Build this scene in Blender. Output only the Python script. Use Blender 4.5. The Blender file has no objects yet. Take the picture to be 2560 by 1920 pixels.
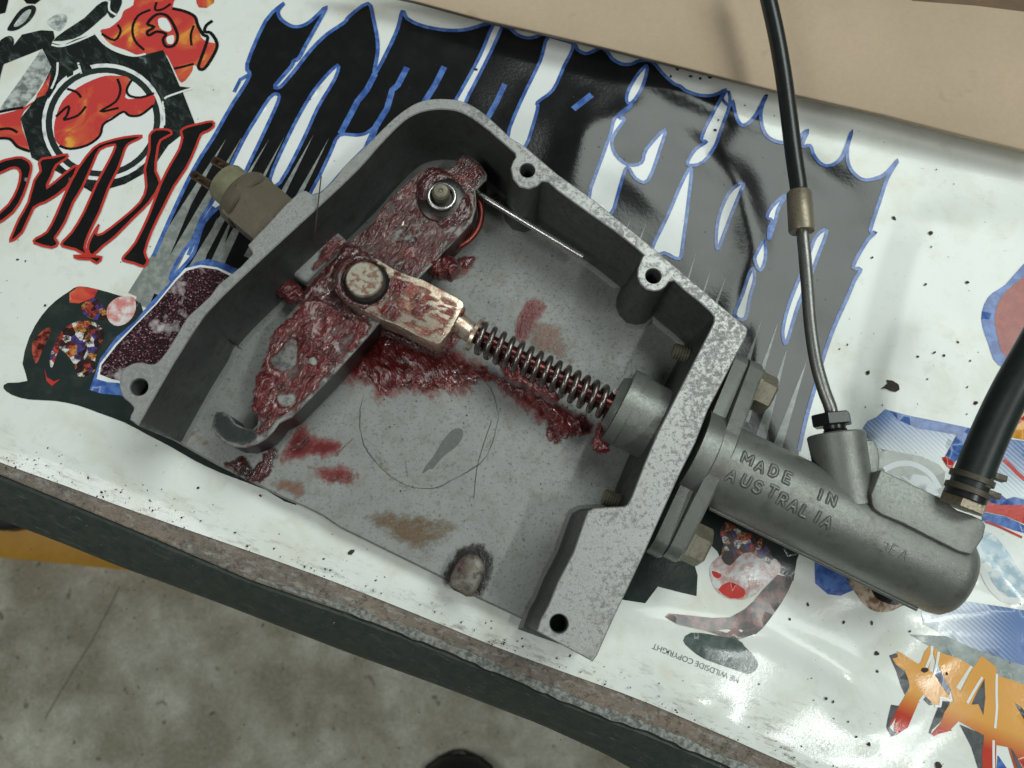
import bpy, bmesh, math, random
import numpy as np
from mathutils import Vector, Matrix, noise as mnoise
from mathutils.geometry import delaunay_2d_cdt

random.seed(7)
scene = bpy.context.scene
COL = scene.collection
MM = 0.001

# ------------------------------------------------------------------ camera
FPX, HCAM = 2100.0, 300.0                       # focal length in photo pixels, camera height over the bench (mm)
_n = Vector((-80.0, -460.0, -FPX)).normalized()  # straight down, in camera axes
_w = -_n
_x = (Vector((1, 0, 0)) - _w * _w.x).normalized()
_y = _w.cross(_x)
ROT = Matrix((_x, _y, _w))
cam_d = bpy.data.cameras.new('camera')
cam = bpy.data.objects.new('camera', cam_d)
COL.objects.link(cam)
cam.matrix_world = Matrix.Translation((0, 0, HCAM * MM)) @ ROT.to_4x4()
cam_d.sensor_width = 36.0
cam_d.lens = FPX / 2560.0 * 36.0
cam_d.clip_start, cam_d.clip_end = 0.01, 20.0
cam_d.dof.use_dof = True
cam_d.dof.focus_distance = 0.285
cam_d.dof.aperture_fstop = 20.0
scene.camera = cam

# ------------------------------------------------------------------ world, lamps, exposure
world = bpy.data.worlds.new('World')
scene.world = world
world.use_nodes = True
world.node_tree.nodes['Background'].inputs[0].default_value = (0.86, 1.0, 0.95, 1)
world.node_tree.nodes['Background'].inputs[1].default_value = 0.06


def area_lamp(name, loc, target, sx, sy, watts, color):
    d = bpy.data.lights.new(name, 'AREA')
    d.shape, d.size, d.size_y, d.energy, d.color = 'RECTANGLE', sx, sy, watts, color
    o = bpy.data.objects.new(name, d)
    COL.objects.link(o)
    o.location = loc
    o.rotation_euler = (Vector(target) - Vector(loc)).to_track_quat('-Z', 'Y').to_euler()
    return o


area_lamp('ceiling_lamp', (1.15, 1.06, 2.40), (0.03, 0.03, 0), 2.0, 1.0, 46, (0.91, 1.0, 0.95))
area_lamp('tube_lamp', (0.93, -0.47, 2.0), (0.05, 0, 0), 0.7, 0.06, 11.0, (0.95, 1.0, 0.97))
area_lamp('fill_lamp', (-1.35, -0.75, 1.9), (-0.1, -0.1, -0.3), 1.0, 0.8, 15, (0.97, 1.0, 0.97))  # added fill with no known source, brightens the concrete floor from lower left

vs = scene.view_settings
vs.view_transform, vs.look, vs.exposure, vs.gamma = 'Standard', 'None', 0.0, 1.0
vs.use_curve_mapping = False
scene.cycles.max_bounces = 6
scene.cycles.use_denoising = True

# ------------------------------------------------------------------ photo pixels -> places on a level plane
FR = {'c1': (0, 0, .38879), 'c2': (850, 0, .38879), 'c3': (1700, 0, .38879), 'c4': (0, 640, .38879),
      'c5': (850, 640, .38879), 'c6': (1700, 640, .38879), 'd1': (0, 1280, .38879), 'd2': (850, 1280, .38879),
      'd3': (1700, 1280, .38879), 'd4': (500, 240, .36166), 'd5': (250, 740, .36166), 'd6': (800, 600, .22604),
      'd7': (1100, 740, .27125), 'e1': (1560, 860, .19892), 'e2': (1560, 1180, .19892), 'e3': (1600, 1500, .18083),
      'e4': (2120, 960, .19892), 'e5': (2120, 1240, .19892), 'e6': (2180, 1590, .19895), 'e7': (1960, 980, .13562),
      'g1': (1725, 1075, .19213), 'p': (0, 0, 1.0), 'f': (0, 0, 1.1573)}


def px(fr, *pts):
    a, b, k = FR[fr]
    return [(a + x * k, b + y * k) for x, y in pts]


def at(p, z=0.0):
    """the point of the level plane at height z (mm) seen at photo pixel p"""
    v = Vector((p[0] - 1280.0, 960.0 - p[1], -FPX))
    d = ROT @ v
    t = (z - HCAM) / d.z
    return Vector((d.x * t, d.y * t, z))


def xy(pts, z=0.0):
    return [tuple(at(p, z)[:2]) for p in pts]


def P(fr, z, *pts):
    return xy(px(fr, *pts), z)


# ------------------------------------------------------------------ mesh helpers (all lengths in mm)
def new_obj(name, verts, faces, mats, parent=None, smooth=40, mat_idx=None, uvless=True):
    me = bpy.data.meshes.new(name)
    me.from_pydata([(v[0] * MM, v[1] * MM, v[2] * MM) for v in verts], [], faces)
    for m in (mats if isinstance(mats, (list, tuple)) else [mats]):
        me.materials.append(m)
    if mat_idx is not None:
        me.polygons.foreach_set('material_index', mat_idx)
    if smooth:
        me.polygons.foreach_set('use_smooth', [True] * len(me.polygons))
        me.set_sharp_from_angle(angle=math.radians(smooth))
    me.update()
    o = bpy.data.objects.new(name, me)
    COL.objects.link(o)
    if parent is not None:
        o.parent = parent
        o.matrix_parent_inverse = world_of(parent).inverted()
    return o


def world_of(o):
    m = Matrix.Translation(o.location) @ o.rotation_euler.to_matrix().to_4x4()
    if o.parent:
        m = world_of(o.parent) @ o.matrix_parent_inverse @ m
    return m


def thing(name, label, cat, loc=(0, 0, 0), group=None):
    o = bpy.data.objects.new(name, None)
    o.empty_display_size = 0.01
    COL.objects.link(o)
    o.location = Vector(loc) * MM
    return tag(o, label, cat, group)


def tag(o, label, cat=None, group=None):
    o['label'] = label
    if cat:
        o['category'] = cat
    if group:
        o['group'] = group
    return o


def smooth_line(pts, n=4, closed=False):
    """Catmull-Rom through the points"""
    pts = [np.array(p, float) for p in pts]
    N = len(pts)
    out = []
    for i in range(N if closed else N - 1):
        if closed:
            p0, p1, p2, p3 = pts[i - 1], pts[i], pts[(i + 1) % N], pts[(i + 2) % N]
        else:
            p0, p1, p2, p3 = pts[max(i - 1, 0)], pts[i], pts[i + 1], pts[min(i + 2, N - 1)]
        for k in range(n):
            t = k / n
            out.append(.5 * ((2 * p1) + (-p0 + p2) * t + (2 * p0 - 5 * p1 + 4 * p2 - p3) * t * t
                             + (-p0 + 3 * p1 - 3 * p2 + p3) * t ** 3))
    if not closed:
        out.append(pts[-1])
    return [tuple(p) for p in out]


def resample(pts, step, closed=True):
    out = []
    N = len(pts)
    for i in range(N if closed else N - 1):
        a, b = np.array(pts[i], float), np.array(pts[(i + 1) % N], float)
        n = max(1, int(math.ceil(np.linalg.norm(b - a) / step)))
        for k in range(n):
            out.append(tuple(a + (b - a) * k / n))
    if not closed:
        out.append(tuple(pts[-1]))
    return out


def area2(p):
    return sum(p[i - 1][0] * p[i][1] - p[i][0] * p[i - 1][1] for i in range(len(p)))


def ccw(p):
    return list(p) if area2(p) > 0 else list(p)[::-1]


def normals2(p):
    """inward normals of a counter-clockwise loop"""
    a = np.array(p)
    e = np.roll(a, -1, 0) - a
    e /= np.maximum(np.linalg.norm(e, axis=1), 1e-9)[:, None]
    n = np.stack([-e[:, 1], e[:, 0]], 1)
    m = n + np.roll(n, 1, 0)
    l = np.linalg.norm(m, axis=1)
    m = m / np.maximum(l, 1e-6)[:, None]
    k = np.clip((m * n).sum(1), .5, 1)
    return m / k[:, None]


def inset(p, d):
    return [tuple(v) for v in np.array(p) + normals2(p) * d]


def inside(q, poly):
    q = np.asarray(q, float)
    r = np.zeros(len(q), bool)
    a = np.asarray(poly, float)
    b = np.roll(a, -1, 0)
    for (x1, y1), (x2, y2) in zip(a, b):
        if y1 == y2:
            continue
        c = (y1 > q[:, 1]) != (y2 > q[:, 1])
        r ^= c & (q[:, 0] < (x2 - x1) * (q[:, 1] - y1) / (y2 - y1) + x1)
    return r


def edge_dist(q, loops):
    q = np.asarray(q, float)
    best = np.full(len(q), 1e9)
    for lp in loops:
        a = np.asarray(lp, float)
        b = np.roll(a, -1, 0)
        for p1, p2 in zip(a, b):
            d = p2 - p1
            L = max((d * d).sum(), 1e-12)
            t = np.clip(((q - p1) @ d) / L, 0, 1)
            v = q - (p1 + t[:, None] * d)
            best = np.minimum(best, (v * v).sum(1))
    return np.sqrt(best)


def fill(loops, step=None, jitter=0.0):
    """triangulate a region bounded by loops (even-odd) with optional inner points; -> pts, tris"""
    co, ed = [], []
    for lp in loops:
        s = len(co)
        co += [tuple(p) for p in lp]
        ed += [(s + i, s + (i + 1) % len(lp)) for i in range(len(lp))]
    if step:
        a = np.array(loops[0])
        lo, hi = a.min(0), a.max(0)
        gx, gy = np.meshgrid(np.arange(lo[0] + step / 2, hi[0], step), np.arange(lo[1] + step / 2, hi[1], step * .87))
        gx[1::2] += step / 2
        g = np.stack([gx.ravel(), gy.ravel()], 1)
        if jitter:
            g += np.random.RandomState(3).uniform(-jitter, jitter, g.shape) * step
        ins = np.zeros(len(g), bool)
        for lp in loops:
            ins ^= inside(g, lp)
        g = g[ins]
        if len(g):
            g = g[edge_dist(g, loops) > step * .4]
        co += [tuple(p) for p in g]
    r = delaunay_2d_cdt([Vector(c) for c in co], ed, [], 0, 1e-5)
    v = np.array([(p.x, p.y) for p in r[0]])
    f = np.array([t for t in r[2] if len(t) == 3])
    c = v[f].mean(1)
    ins = np.zeros(len(f), bool)
    for lp in loops:
        ins ^= inside(c, lp)
    f = f[ins]
    A = v[f]
    s = np.cross(A[:, 1] - A[:, 0], A[:, 2] - A[:, 0])
    f[s < 0] = f[s < 0][:, ::-1]
    f = f[np.abs(s) > 1e-7]
    return v, f.tolist()


def prism(name, outline, z0, z1, mats, parent=None, ch=0.4, holes=(), hole_depth=None, smooth=35, top_mat=0, side_mat=0):
    """a plate with chamfered top edge; holes are blind, hole_depth deep"""
    o = ccw(outline)
    V, F, M = [], [], []

    def loop(p, z):
        s = len(V)
        V.extend([(a, b, z) for a, b in p])
        return list(range(s, s + len(p)))

    def band(A, B, mi):
        n = len(A)
        for i in range(n):
            F.append((A[i], A[(i + 1) % n], B[(i + 1) % n], B[i]))
            M.append(mi)
    l0, l1 = loop(o, z0), loop(o, z1 - ch)
    band(l0, l1, side_mat)
    oi = inset(o, ch) if ch else o
    l2 = loop(oi, z1)
    band(l1, l2, top_mat)
    hl = [ccw(h) for h in holes]
    v, f = fill([oi] + hl)
    s = len(V)
    V.extend([(a, b, z1) for a, b in v])
    F.extend([tuple(s + i for i in t) for t in f])
    M.extend([top_mat] * len(f))
    v, f = fill([o])
    s = len(V)
    V.extend([(a, b, z0) for a, b in v])
    F.extend([tuple(s + i for i in t[::-1]) for t in f])
    M.extend([side_mat] * len(f))
    for h in hl:
        zb = z1 - (hole_depth or (z1 - z0) * .6)
        a, b = loop(h, z1), loop(h, zb)
        n = len(a)
        for i in range(n):
            F.append((a[(i + 1) % n], a[i], b[i], b[(i + 1) % n]))
            M.append(side_mat)
        F.append(tuple(b))
        M.append(side_mat)
    ob = new_obj(name, V, F, mats, parent, smooth, M)
    weld(ob)
    return ob


def weld(ob, d=1e-6):
    bm = bmesh.new()
    bm.from_mesh(ob.data)
    bmesh.ops.remove_doubles(bm, verts=bm.verts, dist=d)
    bm.to_mesh(ob.data)
    bm.free()


def frame_of(d, up=Vector((0, 0, 1))):
    d = Vector(d).normalized()
    if abs(d.dot(up)) > .99:
        up = Vector((1, 0, 0))
    a = up.cross(d).normalized()
    return d, a, d.cross(a)


def revolve(name, org, axis, prof, mats, parent=None, n=48, smooth=40, hexa=False, phase=0.0):
    """prof: list of (distance along axis, radius)"""
    d, a, b = frame_of(axis)
    org = Vector(org)
    if hexa:
        n = 6
    V, F = [], []
    for s, r in prof:
        for i in range(n):
            t = 2 * math.pi * i / n + phase
            V.append(org + d * s + (a * math.cos(t) + b * math.sin(t)) * r)
    m = len(prof)
    for j in range(m - 1):
        for i in range(n):
            A, B = j * n, (j + 1) * n
            F.append((A + i, A + (i + 1) % n, B + (i + 1) % n, B + i))
    F.append(tuple(range(n - 1, -1, -1)))
    F.append(tuple((m - 1) * n + i for i in range(n)))
    return new_obj(name, V, F, mats, parent, smooth)


def tube(name, pts, r, mats, parent=None, n=16, sub=6, smooth=60, radii=None, caps=True):
    if sub > 1:
        pts = smooth_line(pts, sub)
    pts = [Vector(p) for p in pts]
    V, F = [], []
    up = None
    for i, p in enumerate(pts):
        d = (pts[min(i + 1, len(pts) - 1)] - pts[max(i - 1, 0)]).normalized()
        if up is None:
            up = frame_of(d)[1]
        up = (up - d * up.dot(d)).normalized()
        b = d.cross(up)
        rr = radii(i / (len(pts) - 1)) if radii else r
        for k in range(n):
            t = 2 * math.pi * k / n
            V.append(p + (up * math.cos(t) + b * math.sin(t)) * rr)
    for j in range(len(pts) - 1):
        for i in range(n):
            F.append((j * n + i, j * n + (i + 1) % n, (j + 1) * n + (i + 1) % n, (j + 1) * n + i))
    if caps:
        F.append(tuple(range(n - 1, -1, -1)))
        F.append(tuple((len(pts) - 1) * n + i for i in range(n)))
    return new_obj(name, V, F, mats, parent, smooth)


def box(name, corners, z0, z1, mats, parent=None, bev=0.6):
    ob = prism(name, corners, z0, z1, mats, parent, ch=0, smooth=30)
    if bev:
        m = ob.modifiers.new('bevel', 'BEVEL')
        m.width, m.segments, m.limit_method, m.angle_limit = bev * MM, 3, 'ANGLE', math.radians(40)
    return ob


def circle(c, r, n=32):
    return [(c[0] + r * math.cos(2 * math.pi * i / n), c[1] + r * math.sin(2 * math.pi * i / n)) for i in range(n)]


# ------------------------------------------------------------------ materials
class NT:
    def __init__(self, name):
        self.m = bpy.data.materials.new(name)
        self.m.use_nodes = True
        self.t = self.m.node_tree
        self.b = self.t.nodes['Principled BSDF']
        self.out = self.t.nodes['Material Output']
        self.co = None

    def n(self, kind, **kw):
        o = self.t.nodes.new(kind)
        for k, v in kw.items():
            setattr(o, k, v)
        return o

    def link(self, a, b):
        self.t.links.new(a, b)

    def coord(self):
        """object coordinates in millimetres"""
        if self.co is None:
            tc = self.n('ShaderNodeTexCoord')
            mp = self.n('ShaderNodeVectorMath', operation='SCALE')
            mp.inputs['Scale'].default_value = 1000
            self.link(tc.outputs['Object'], mp.inputs[0])
            self.co = mp.outputs[0]
        return self.co

    def noise(self, scale, detail=4, rough=.6, stretch=None, dist=0.0, off=0):
        q = self.n('ShaderNodeTexNoise')
        q.inputs['Scale'].default_value = scale
        q.inputs['Detail'].default_value = detail
        q.inputs['Roughness'].default_value = rough
        q.inputs['Distortion'].default_value = dist
        c = self.coord()
        if stretch or off:
            mp = self.n('ShaderNodeMapping')
            mp.vector_type = 'TEXTURE'
            if stretch:          # (direction of the long axis, scale along it, scale across it)
                mp.inputs['Rotation'].default_value = (0, 0, math.radians(stretch[0]))
                mp.inputs['Scale'].default_value = (1 / stretch[1], 1 / stretch[2], 1)
            mp.inputs['Location'].default_value = (off, off * .7, 0)
            self.link(c, mp.inputs[0])
            c = mp.outputs[0]
        self.link(c, q.inputs['Vector'])
        return q.outputs['Fac']

    def voronoi(self, scale, feature='F1', dist=None):
        q = self.n('ShaderNodeTexVoronoi', feature=feature)
        q.inputs['Scale'].default_value = scale
        self.link(self.coord(), q.inputs['Vector'])
        return q

    def ramp(self, fac, *stops, interp='LINEAR'):
        r = self.n('ShaderNodeValToRGB')
        r.color_ramp.interpolation = interp
        e = r.color_ramp.elements
        while len(e) < len(stops):
            e.new(.5)
        for k, (p, c) in enumerate(stops):
            e[k].position = p
            e[k].color = (*c, 1) if isinstance(c, tuple) else (c, c, c, 1)
        self.link(fac, r.inputs[0])
        return r.outputs[0]

    def mix(self, fac, a, b, mode='MIX'):
        x = self.n('ShaderNodeMix', data_type='RGBA', blend_type=mode)
        for v, s in ((fac, x.inputs[0]), (a, x.inputs[6]), (b, x.inputs[7])):
            if isinstance(v, (int, float)):
                s.default_value = v if s.type == 'VALUE' else (v, v, v, 1)
            elif isinstance(v, tuple):
                s.default_value = (*v, 1)
            else:
                self.link(v, s)
        return x.outputs[2]

    def math(self, op, a, b=None):
        x = self.n('ShaderNodeMath', operation=op)
        for v, s in ((a, x.inputs[0]), (b, x.inputs[1])):
            if v is None:
                continue
            if isinstance(v, (int, float)):
                s.default_value = v
            else:
                self.link(v, s)
        return x.outputs[0]

    def set(self, color=None, rough=None, metal=None, spec=None, coat=None, bump=None, bump_d=0.1):
        for v, k in ((color, 'Base Color'), (rough, 'Roughness'), (metal, 'Metallic'), (spec, 'Specular IOR Level'),
                     (coat, 'Coat Weight')):
            if v is None:
                continue
            s = self.b.inputs[k]
            if isinstance(v, (int, float)):
                s.default_value = v
            elif isinstance(v, tuple):
                s.default_value = (*v, 1)
            else:
                self.link(v, s)
        if bump is not None:
            bp = self.n('ShaderNodeBump')
            bp.inputs['Strength'].default_value = 1
            bp.inputs['Distance'].default_value = bump_d * MM
            self.link(bump, bp.inputs['Height'])
            self.link(bp.outputs[0], self.b.inputs['Normal'])
        return self.m


VINYL_ROUGH = .24


def vinyl_relief(t):
    return t.noise(.06, 3, .5)


def mat_vinyl():
    t = NT('white_vinyl')
    stain = t.ramp(t.noise(.035, 6, .65, dist=.4), (.50, 0.0), (.72, 1.0))
    streak = t.ramp(t.noise(.12, 5, .7, off=30), (.56, 0.0), (.75, 1.0))
    c = t.mix(t.math('MULTIPLY', stain, .55), (.76, .79, .75), (.60, .56, .43))
    c = t.mix(t.math('MULTIPLY', streak, .35), c, (.50, .47, .40))
    spk = t.ramp(t.noise(.55, 3, .75, off=12), (.70, 0.0), (.76, 1.0))
    c = t.mix(t.math('MULTIPLY', spk, .75), c, (.10, .085, .07))
    # dirt rubbed in along the front hem: a fixed band of the sheet itself
    at_ = t.n('ShaderNodeAttribute', attribute_name='hem')
    hem = t.math('MULTIPLY', at_.outputs['Fac'], t.ramp(t.noise(.35, 6, .75, stretch=(-21, .35, 1.3), off=5), (.52, 0.0), (.68, 1.0)))
    c = t.mix(hem, c, (.20, .16, .12))
    return t.set(c, t.ramp(t.noise(.05, 3), (.3, .13), (.75, .20)), spec=.32, bump=t.noise(.8, 3, .6), bump_d=.03)


def mat_print(name, col, col2=None, g=None, dust=.25, dots=True):
    """ink on the vinyl; g = (point a, point b) makes a halftone gradient from col to col2"""
    t = NT(name)
    c = col
    if g is not None:
        a, b = Vector((*g[0], 0)), Vector((*g[1], 0))
        d = b - a
        dp = t.n('ShaderNodeVectorMath', operation='DOT_PRODUCT')
        sb = t.n('ShaderNodeVectorMath', operation='SUBTRACT')
        sb.inputs[1].default_value = a
        t.link(t.coord(), sb.inputs[0])
        t.link(sb.outputs[0], dp.inputs[0])
        dp.inputs[1].default_value = d / d.length_squared
        f = dp.outputs['Value']
        if dots:
            ck = t.n('ShaderNodeTexWave', wave_type='BANDS', bands_direction='DIAGONAL')
            ck.inputs['Scale'].default_value = .32
            t.link(t.coord(), ck.inputs[0])
            f = t.math('ADD', f, t.math('MULTIPLY', t.math('SUBTRACT', ck.outputs['Fac'], .5), .35))
        f = t.math('MINIMUM', t.math('MAXIMUM', f, 0.0), 1.0)
        c = t.mix(f, col, col2)
    elif col2 is not None:
        c = t.mix(t.ramp(t.noise(.30, 4, .6), (.42, 0.0), (.60, 1.0)), col, col2)
    du = t.ramp(t.noise(.10, 6, .7, off=8), (.48, 0.0), (.80, 1.0))
    c = t.mix(t.math('MULTIPLY', du, dust), c, (.30, .27, .22))
    return t.set(c, t.ramp(t.noise(.05, 3), (.3, .13), (.75, .20)), spec=.32, bump=t.noise(.8, 3, .6), bump_d=.03)


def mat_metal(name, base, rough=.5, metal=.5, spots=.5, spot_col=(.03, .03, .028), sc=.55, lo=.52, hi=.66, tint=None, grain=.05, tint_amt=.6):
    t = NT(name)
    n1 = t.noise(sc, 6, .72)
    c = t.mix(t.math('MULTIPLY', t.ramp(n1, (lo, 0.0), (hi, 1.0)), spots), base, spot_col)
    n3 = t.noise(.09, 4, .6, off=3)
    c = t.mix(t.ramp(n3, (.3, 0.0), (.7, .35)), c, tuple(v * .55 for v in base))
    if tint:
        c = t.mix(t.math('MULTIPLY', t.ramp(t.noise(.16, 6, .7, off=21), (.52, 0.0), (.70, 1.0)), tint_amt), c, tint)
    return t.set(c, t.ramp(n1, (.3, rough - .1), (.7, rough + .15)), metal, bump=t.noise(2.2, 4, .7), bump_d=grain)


def mat_plain(name, col, rough=.5, metal=0.0, var=.3, sc=.3, grain=.03):
    t = NT(name)
    c = t.mix(t.ramp(t.noise(sc, 5, .65), (.35, 0.0), (.7, 1.0)), col, tuple(v * (1 - var) for v in col))
    return t.set(c, rough, metal, bump=t.noise(sc * 6, 3, .6), bump_d=grain)


def mat_grease(name, ang, pale=(.22, .092, .085), red=(.135, .009, .011), vein=(.020, .004, .005), bare=.0, black=.45):
    """wet red grease dragged out in soft strands along ang; thin at its rim, bare in some cells"""
    t = NT(name)
    th = t.n('ShaderNodeAttribute', attribute_name='thick').outputs['Fac']
    st = t.noise(.50, 3, .5, stretch=(ang, .30, 1.25), dist=.9, off=5)
    s2 = t.noise(1.1, 2, .5, stretch=(ang + 18, .30, 1.2), dist=.6, off=15)
    n = t.noise(.16, 3, .5, dist=.8, off=3)
    f = t.math('ADD', t.math('MULTIPLY', st, .45), t.math('MULTIPLY', n, .75))
    c = t.ramp(f, (.45, pale), (.56, tuple((a + 2 * b) / 3 for a, b in zip(pale, red))), (.72, red))
    fold = t.math('MAXIMUM', t.ramp(st, (.37, 1.0), (.47, 0.0)), t.math('MULTIPLY', t.ramp(s2, (.36, 1.0), (.46, 0.0)), .7))
    c = t.mix(t.math('MULTIPLY', fold, .85), c, vein)
    deep = t.ramp(t.math('ADD', th, t.math('MULTIPLY', t.math('SUBTRACT', n, .5), .7)), (.28, 0.0), (.70, 1.0))
    c = t.mix(t.math('MULTIPLY', deep, .75), c, tuple((a * 2 + b) / 3 for a, b in zip(red, vein)))
    bl = t.ramp(t.noise(.13, 3, .6, off=17), (.52, 0.0), (.64, 1.0))
    c = t.mix(t.math('MULTIPLY', bl, black), c, (.016, .012, .012))
    hh = t.math('ADD', t.math('MULTIPLY', st, 1.0), t.math('MULTIPLY', s2, .30))
    t.set(c, t.ramp(n, (.35, .10), (.7, .24)), 0.0, spec=.7, coat=.4, bump=hh, bump_d=1.45)
    t.b.inputs['Coat Roughness'].default_value = .06
    tr = t.n('ShaderNodeBsdfTransparent')
    mx = t.n('ShaderNodeMixShader')
    hole = t.ramp(t.noise(.19, 3, .6, stretch=(ang, .6, 1.1), dist=.6, off=44), (bare, 1.0), (bare + .05, 0.0)) if bare else 0.0
    al = t.math('MULTIPLY', t.ramp(t.math('ADD', th, t.math('MULTIPLY', t.math('SUBTRACT', st, .5), .6)), (.02, 0.0), (.30, .97)), t.math('SUBTRACT', 1.0, hole))
    t.link(al, mx.inputs[0])
    t.link(tr.outputs[0], mx.inputs[1])
    t.link(t.b.outputs[0], mx.inputs[2])
    t.link(mx.outputs[0], t.out.inputs[0])
    return t.m


def mat_rim():
    """worn gasket face: bright filed metal, dark pits whose density varies, fine scratches"""
    t = NT('worn_gasket_face')
    dens = t.noise(.05, 3, .6, off=4)
    p1 = t.math('ADD', t.noise(.60, 7, .80, dist=.3), t.math('MULTIPLY', t.math('SUBTRACT', dens, .5), .35))
    pits = t.ramp(p1, (.50, 0.0), (.70, .62))
    fine = t.ramp(t.noise(2.4, 3, .7, off=9), (.42, 0.0), (.70, .35))
    scr = t.ramp(t.noise(.8, 4, .7, stretch=(-40, .12, 2.5), off=2), (.60, 0.0), (.68, .35))
    c = t.mix(fine, (.37, .37, .36), (.20, .20, .195))
    c = t.mix(scr, c, (.16, .155, .15))
    c = t.mix(pits, c, (.09, .088, .083))
    c = t.mix(t.ramp(t.noise(.07, 4, .6, off=31), (.56, 0.0), (.72, .35)), c, (.20, .155, .11))
    return t.set(c, t.ramp(p1, (.4, .34), (.65, .6)), .45, bump=t.math('SUBTRACT', 1.0, pits), bump_d=.12)


M_VINYL = mat_vinyl()
M_BLACK = mat_print('black_ink', (.010, .011, .011), dust=.03)
M_RIM = mat_rim()
M_CAST = mat_metal('cast_floor', (.285, .29, .28), .50, .3, .75, sc=1.1, lo=.54, hi=.68, tint=(.17, .125, .085), tint_amt=.5)
M_WALL = mat_metal('shaded_casting', (.085, .093, .089), .42, .3, .3, sc=.5, tint=(.05, .022, .018))  # shade of the inner walls and boss sides put into a darker colour
M_CYL = mat_metal('zinc_casting', (.215, .225, .205), .36, .5, .35, sc=.9, lo=.56, hi=.74, tint=(.10, .085, .06), tint_amt=.55, grain=.09)
M_STEEL = mat_metal('bright_steel', (.62, .53, .42), .27, .65, .7, sc=.4, lo=.50, hi=.60, spot_col=(.30, .06, .035), tint=(.28, .05, .04))
M_DARKSTEEL = mat_metal('dark_steel', (.055, .05, .047), .28, .75, .6, sc=.5, tint=(.09, .02, .018))
M_BOLT = mat_metal('plated_bolt', (.24, .22, .165), .42, .5, .5, sc=.8, tint=(.10, .08, .05))
M_PIPE = mat_metal('steel_pipe', (.24, .24, .225), .32, .75, .5, sc=.9)
M_WIRE = mat_metal('spring_wire', (.55, .54, .52), .25, .9, .2, sc=.9)
M_LEVER = mat_metal('grey_lever', (.27, .27, .255), .34, .5, .8, sc=.35, lo=.48, hi=.60, spot_col=(.05, .05, .05), tint=(.16, .05, .045), grain=.2)
M_RUBBER = mat_plain('black_rubber', (.016, .019, .018), .30, 0, .3)
M_HOSE = mat_plain('ribbed_rubber', (.014, .022, .019), .42, 0, .4)
M_FERRULE = mat_metal('brass_ferrule', (.30, .26, .19), .40, .6, .7, sc=.9, spot_col=(.10, .08, .05))
M_SWITCH = mat_metal('aged_brass', (.15, .125, .09), .5, .35, .5, sc=.6, spot_col=(.12, .095, .06))
M_PLASTIC = mat_plain('olive_plastic', (.21, .20, .125), .45, 0, .35)
M_BLADE = mat_metal('rusty_blade', (.11, .065, .04), .5, .5, .6, sc=.6)
M_GREASE = mat_grease('red_grease', 52)
M_GREASE_FALL = mat_grease('sagging_grease', -62, pale=(.26, .070, .062), red=(.15, .010, .011), black=.35)
M_GREASE_PALE = mat_grease('pale_red_grease', 40, pale=(.25, .125, .112), red=(.15, .020, .020), vein=(.045, .008, .009), bare=.40, black=.35)
M_GREASE_FILM = mat_grease('film_grease', 48, pale=(.21, .14, .13), red=(.11, .030, .028), vein=(.035, .008, .008), bare=.38, black=.5)
M_GREASE_DARK = mat_grease('dark_grease', 60, pale=(.14, .07, .066), red=(.085, .014, .015), vein=(.022, .006, .007), black=.7)


def mat_card():
    t = NT('cardboard')
    c = t.mix(t.ramp(t.noise(.02, 4, .6), (.35, 0.0), (.7, 1.0)), (.52, .40, .285), (.46, .355, .25))
    c = t.mix(t.math('MULTIPLY', t.ramp(t.noise(.6, 5, .75), (.35, 0.0), (.7, 1.0)), .35), c, (.39, .29, .20))
    c = t.mix(t.ramp(t.noise(.06, 3, .6, off=6), (.66, 0.0), (.78, .4)), c, (.22, .16, .11))
    return t.set(c, .85, bump=t.noise(1.2, 4, .7), bump_d=.05)


def mat_floor():
    t = NT('stained_concrete')
    c = t.mix(t.ramp(t.noise(.012, 6, .65), (.36, 0.0), (.60, 1.0)), (.78, .77, .66), (.36, .33, .235))
    c = t.mix(t.ramp(t.noise(.035, 5, .7, off=90), (.45, 0.0), (.75, .7)), c, (.36, .33, .25))
    c = t.mix(t.ramp(t.noise(.2, 5, .7, off=40), (.45, 0.0), (.7, .4)), c, (.62, .62, .57))
    c = t.mix(t.ramp(t.noise(.05, 2, .5, off=140), (.68, 0.0), (.74, .7)), c, (.10, .075, .05))
    c = t.mix(t.ramp(t.noise(.30, 4, .8, off=61), (.40, 0.0), (.75, .55)), c, (.20, .18, .14))
    c = t.mix(t.ramp(t.noise(.11, 3, .7, off=77), (.66, 0.0), (.70, .8)), c, (.09, .08, .065))
    return t.set(c, .7, bump=t.noise(.25, 5, .7), bump_d=.8)


def mat_rail():
    t = NT('worn_green_paint')
    c = t.mix(t.ramp(t.noise(.25, 6, .7), (.4, 0.0), (.7, 1.0)), (.030, .042, .036), (.055, .060, .050))
    sc = t.ramp(t.noise(.5, 6, .75, stretch=(-25, .25, 2.2), off=9), (.58, 0.0), (.74, 1.0))
    c = t.mix(t.math('MULTIPLY', sc, .8), c, (.17, .20, .18))
    sp = t.ramp(t.noise(.9, 2, .5, off=15), (.74, 0.0), (.78, 1.0))
    c = t.mix(sp, c, (.35, .33, .28))
    return t.set(c, .5, .1, bump=t.noise(.6, 5, .7), bump_d=.12)


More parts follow.
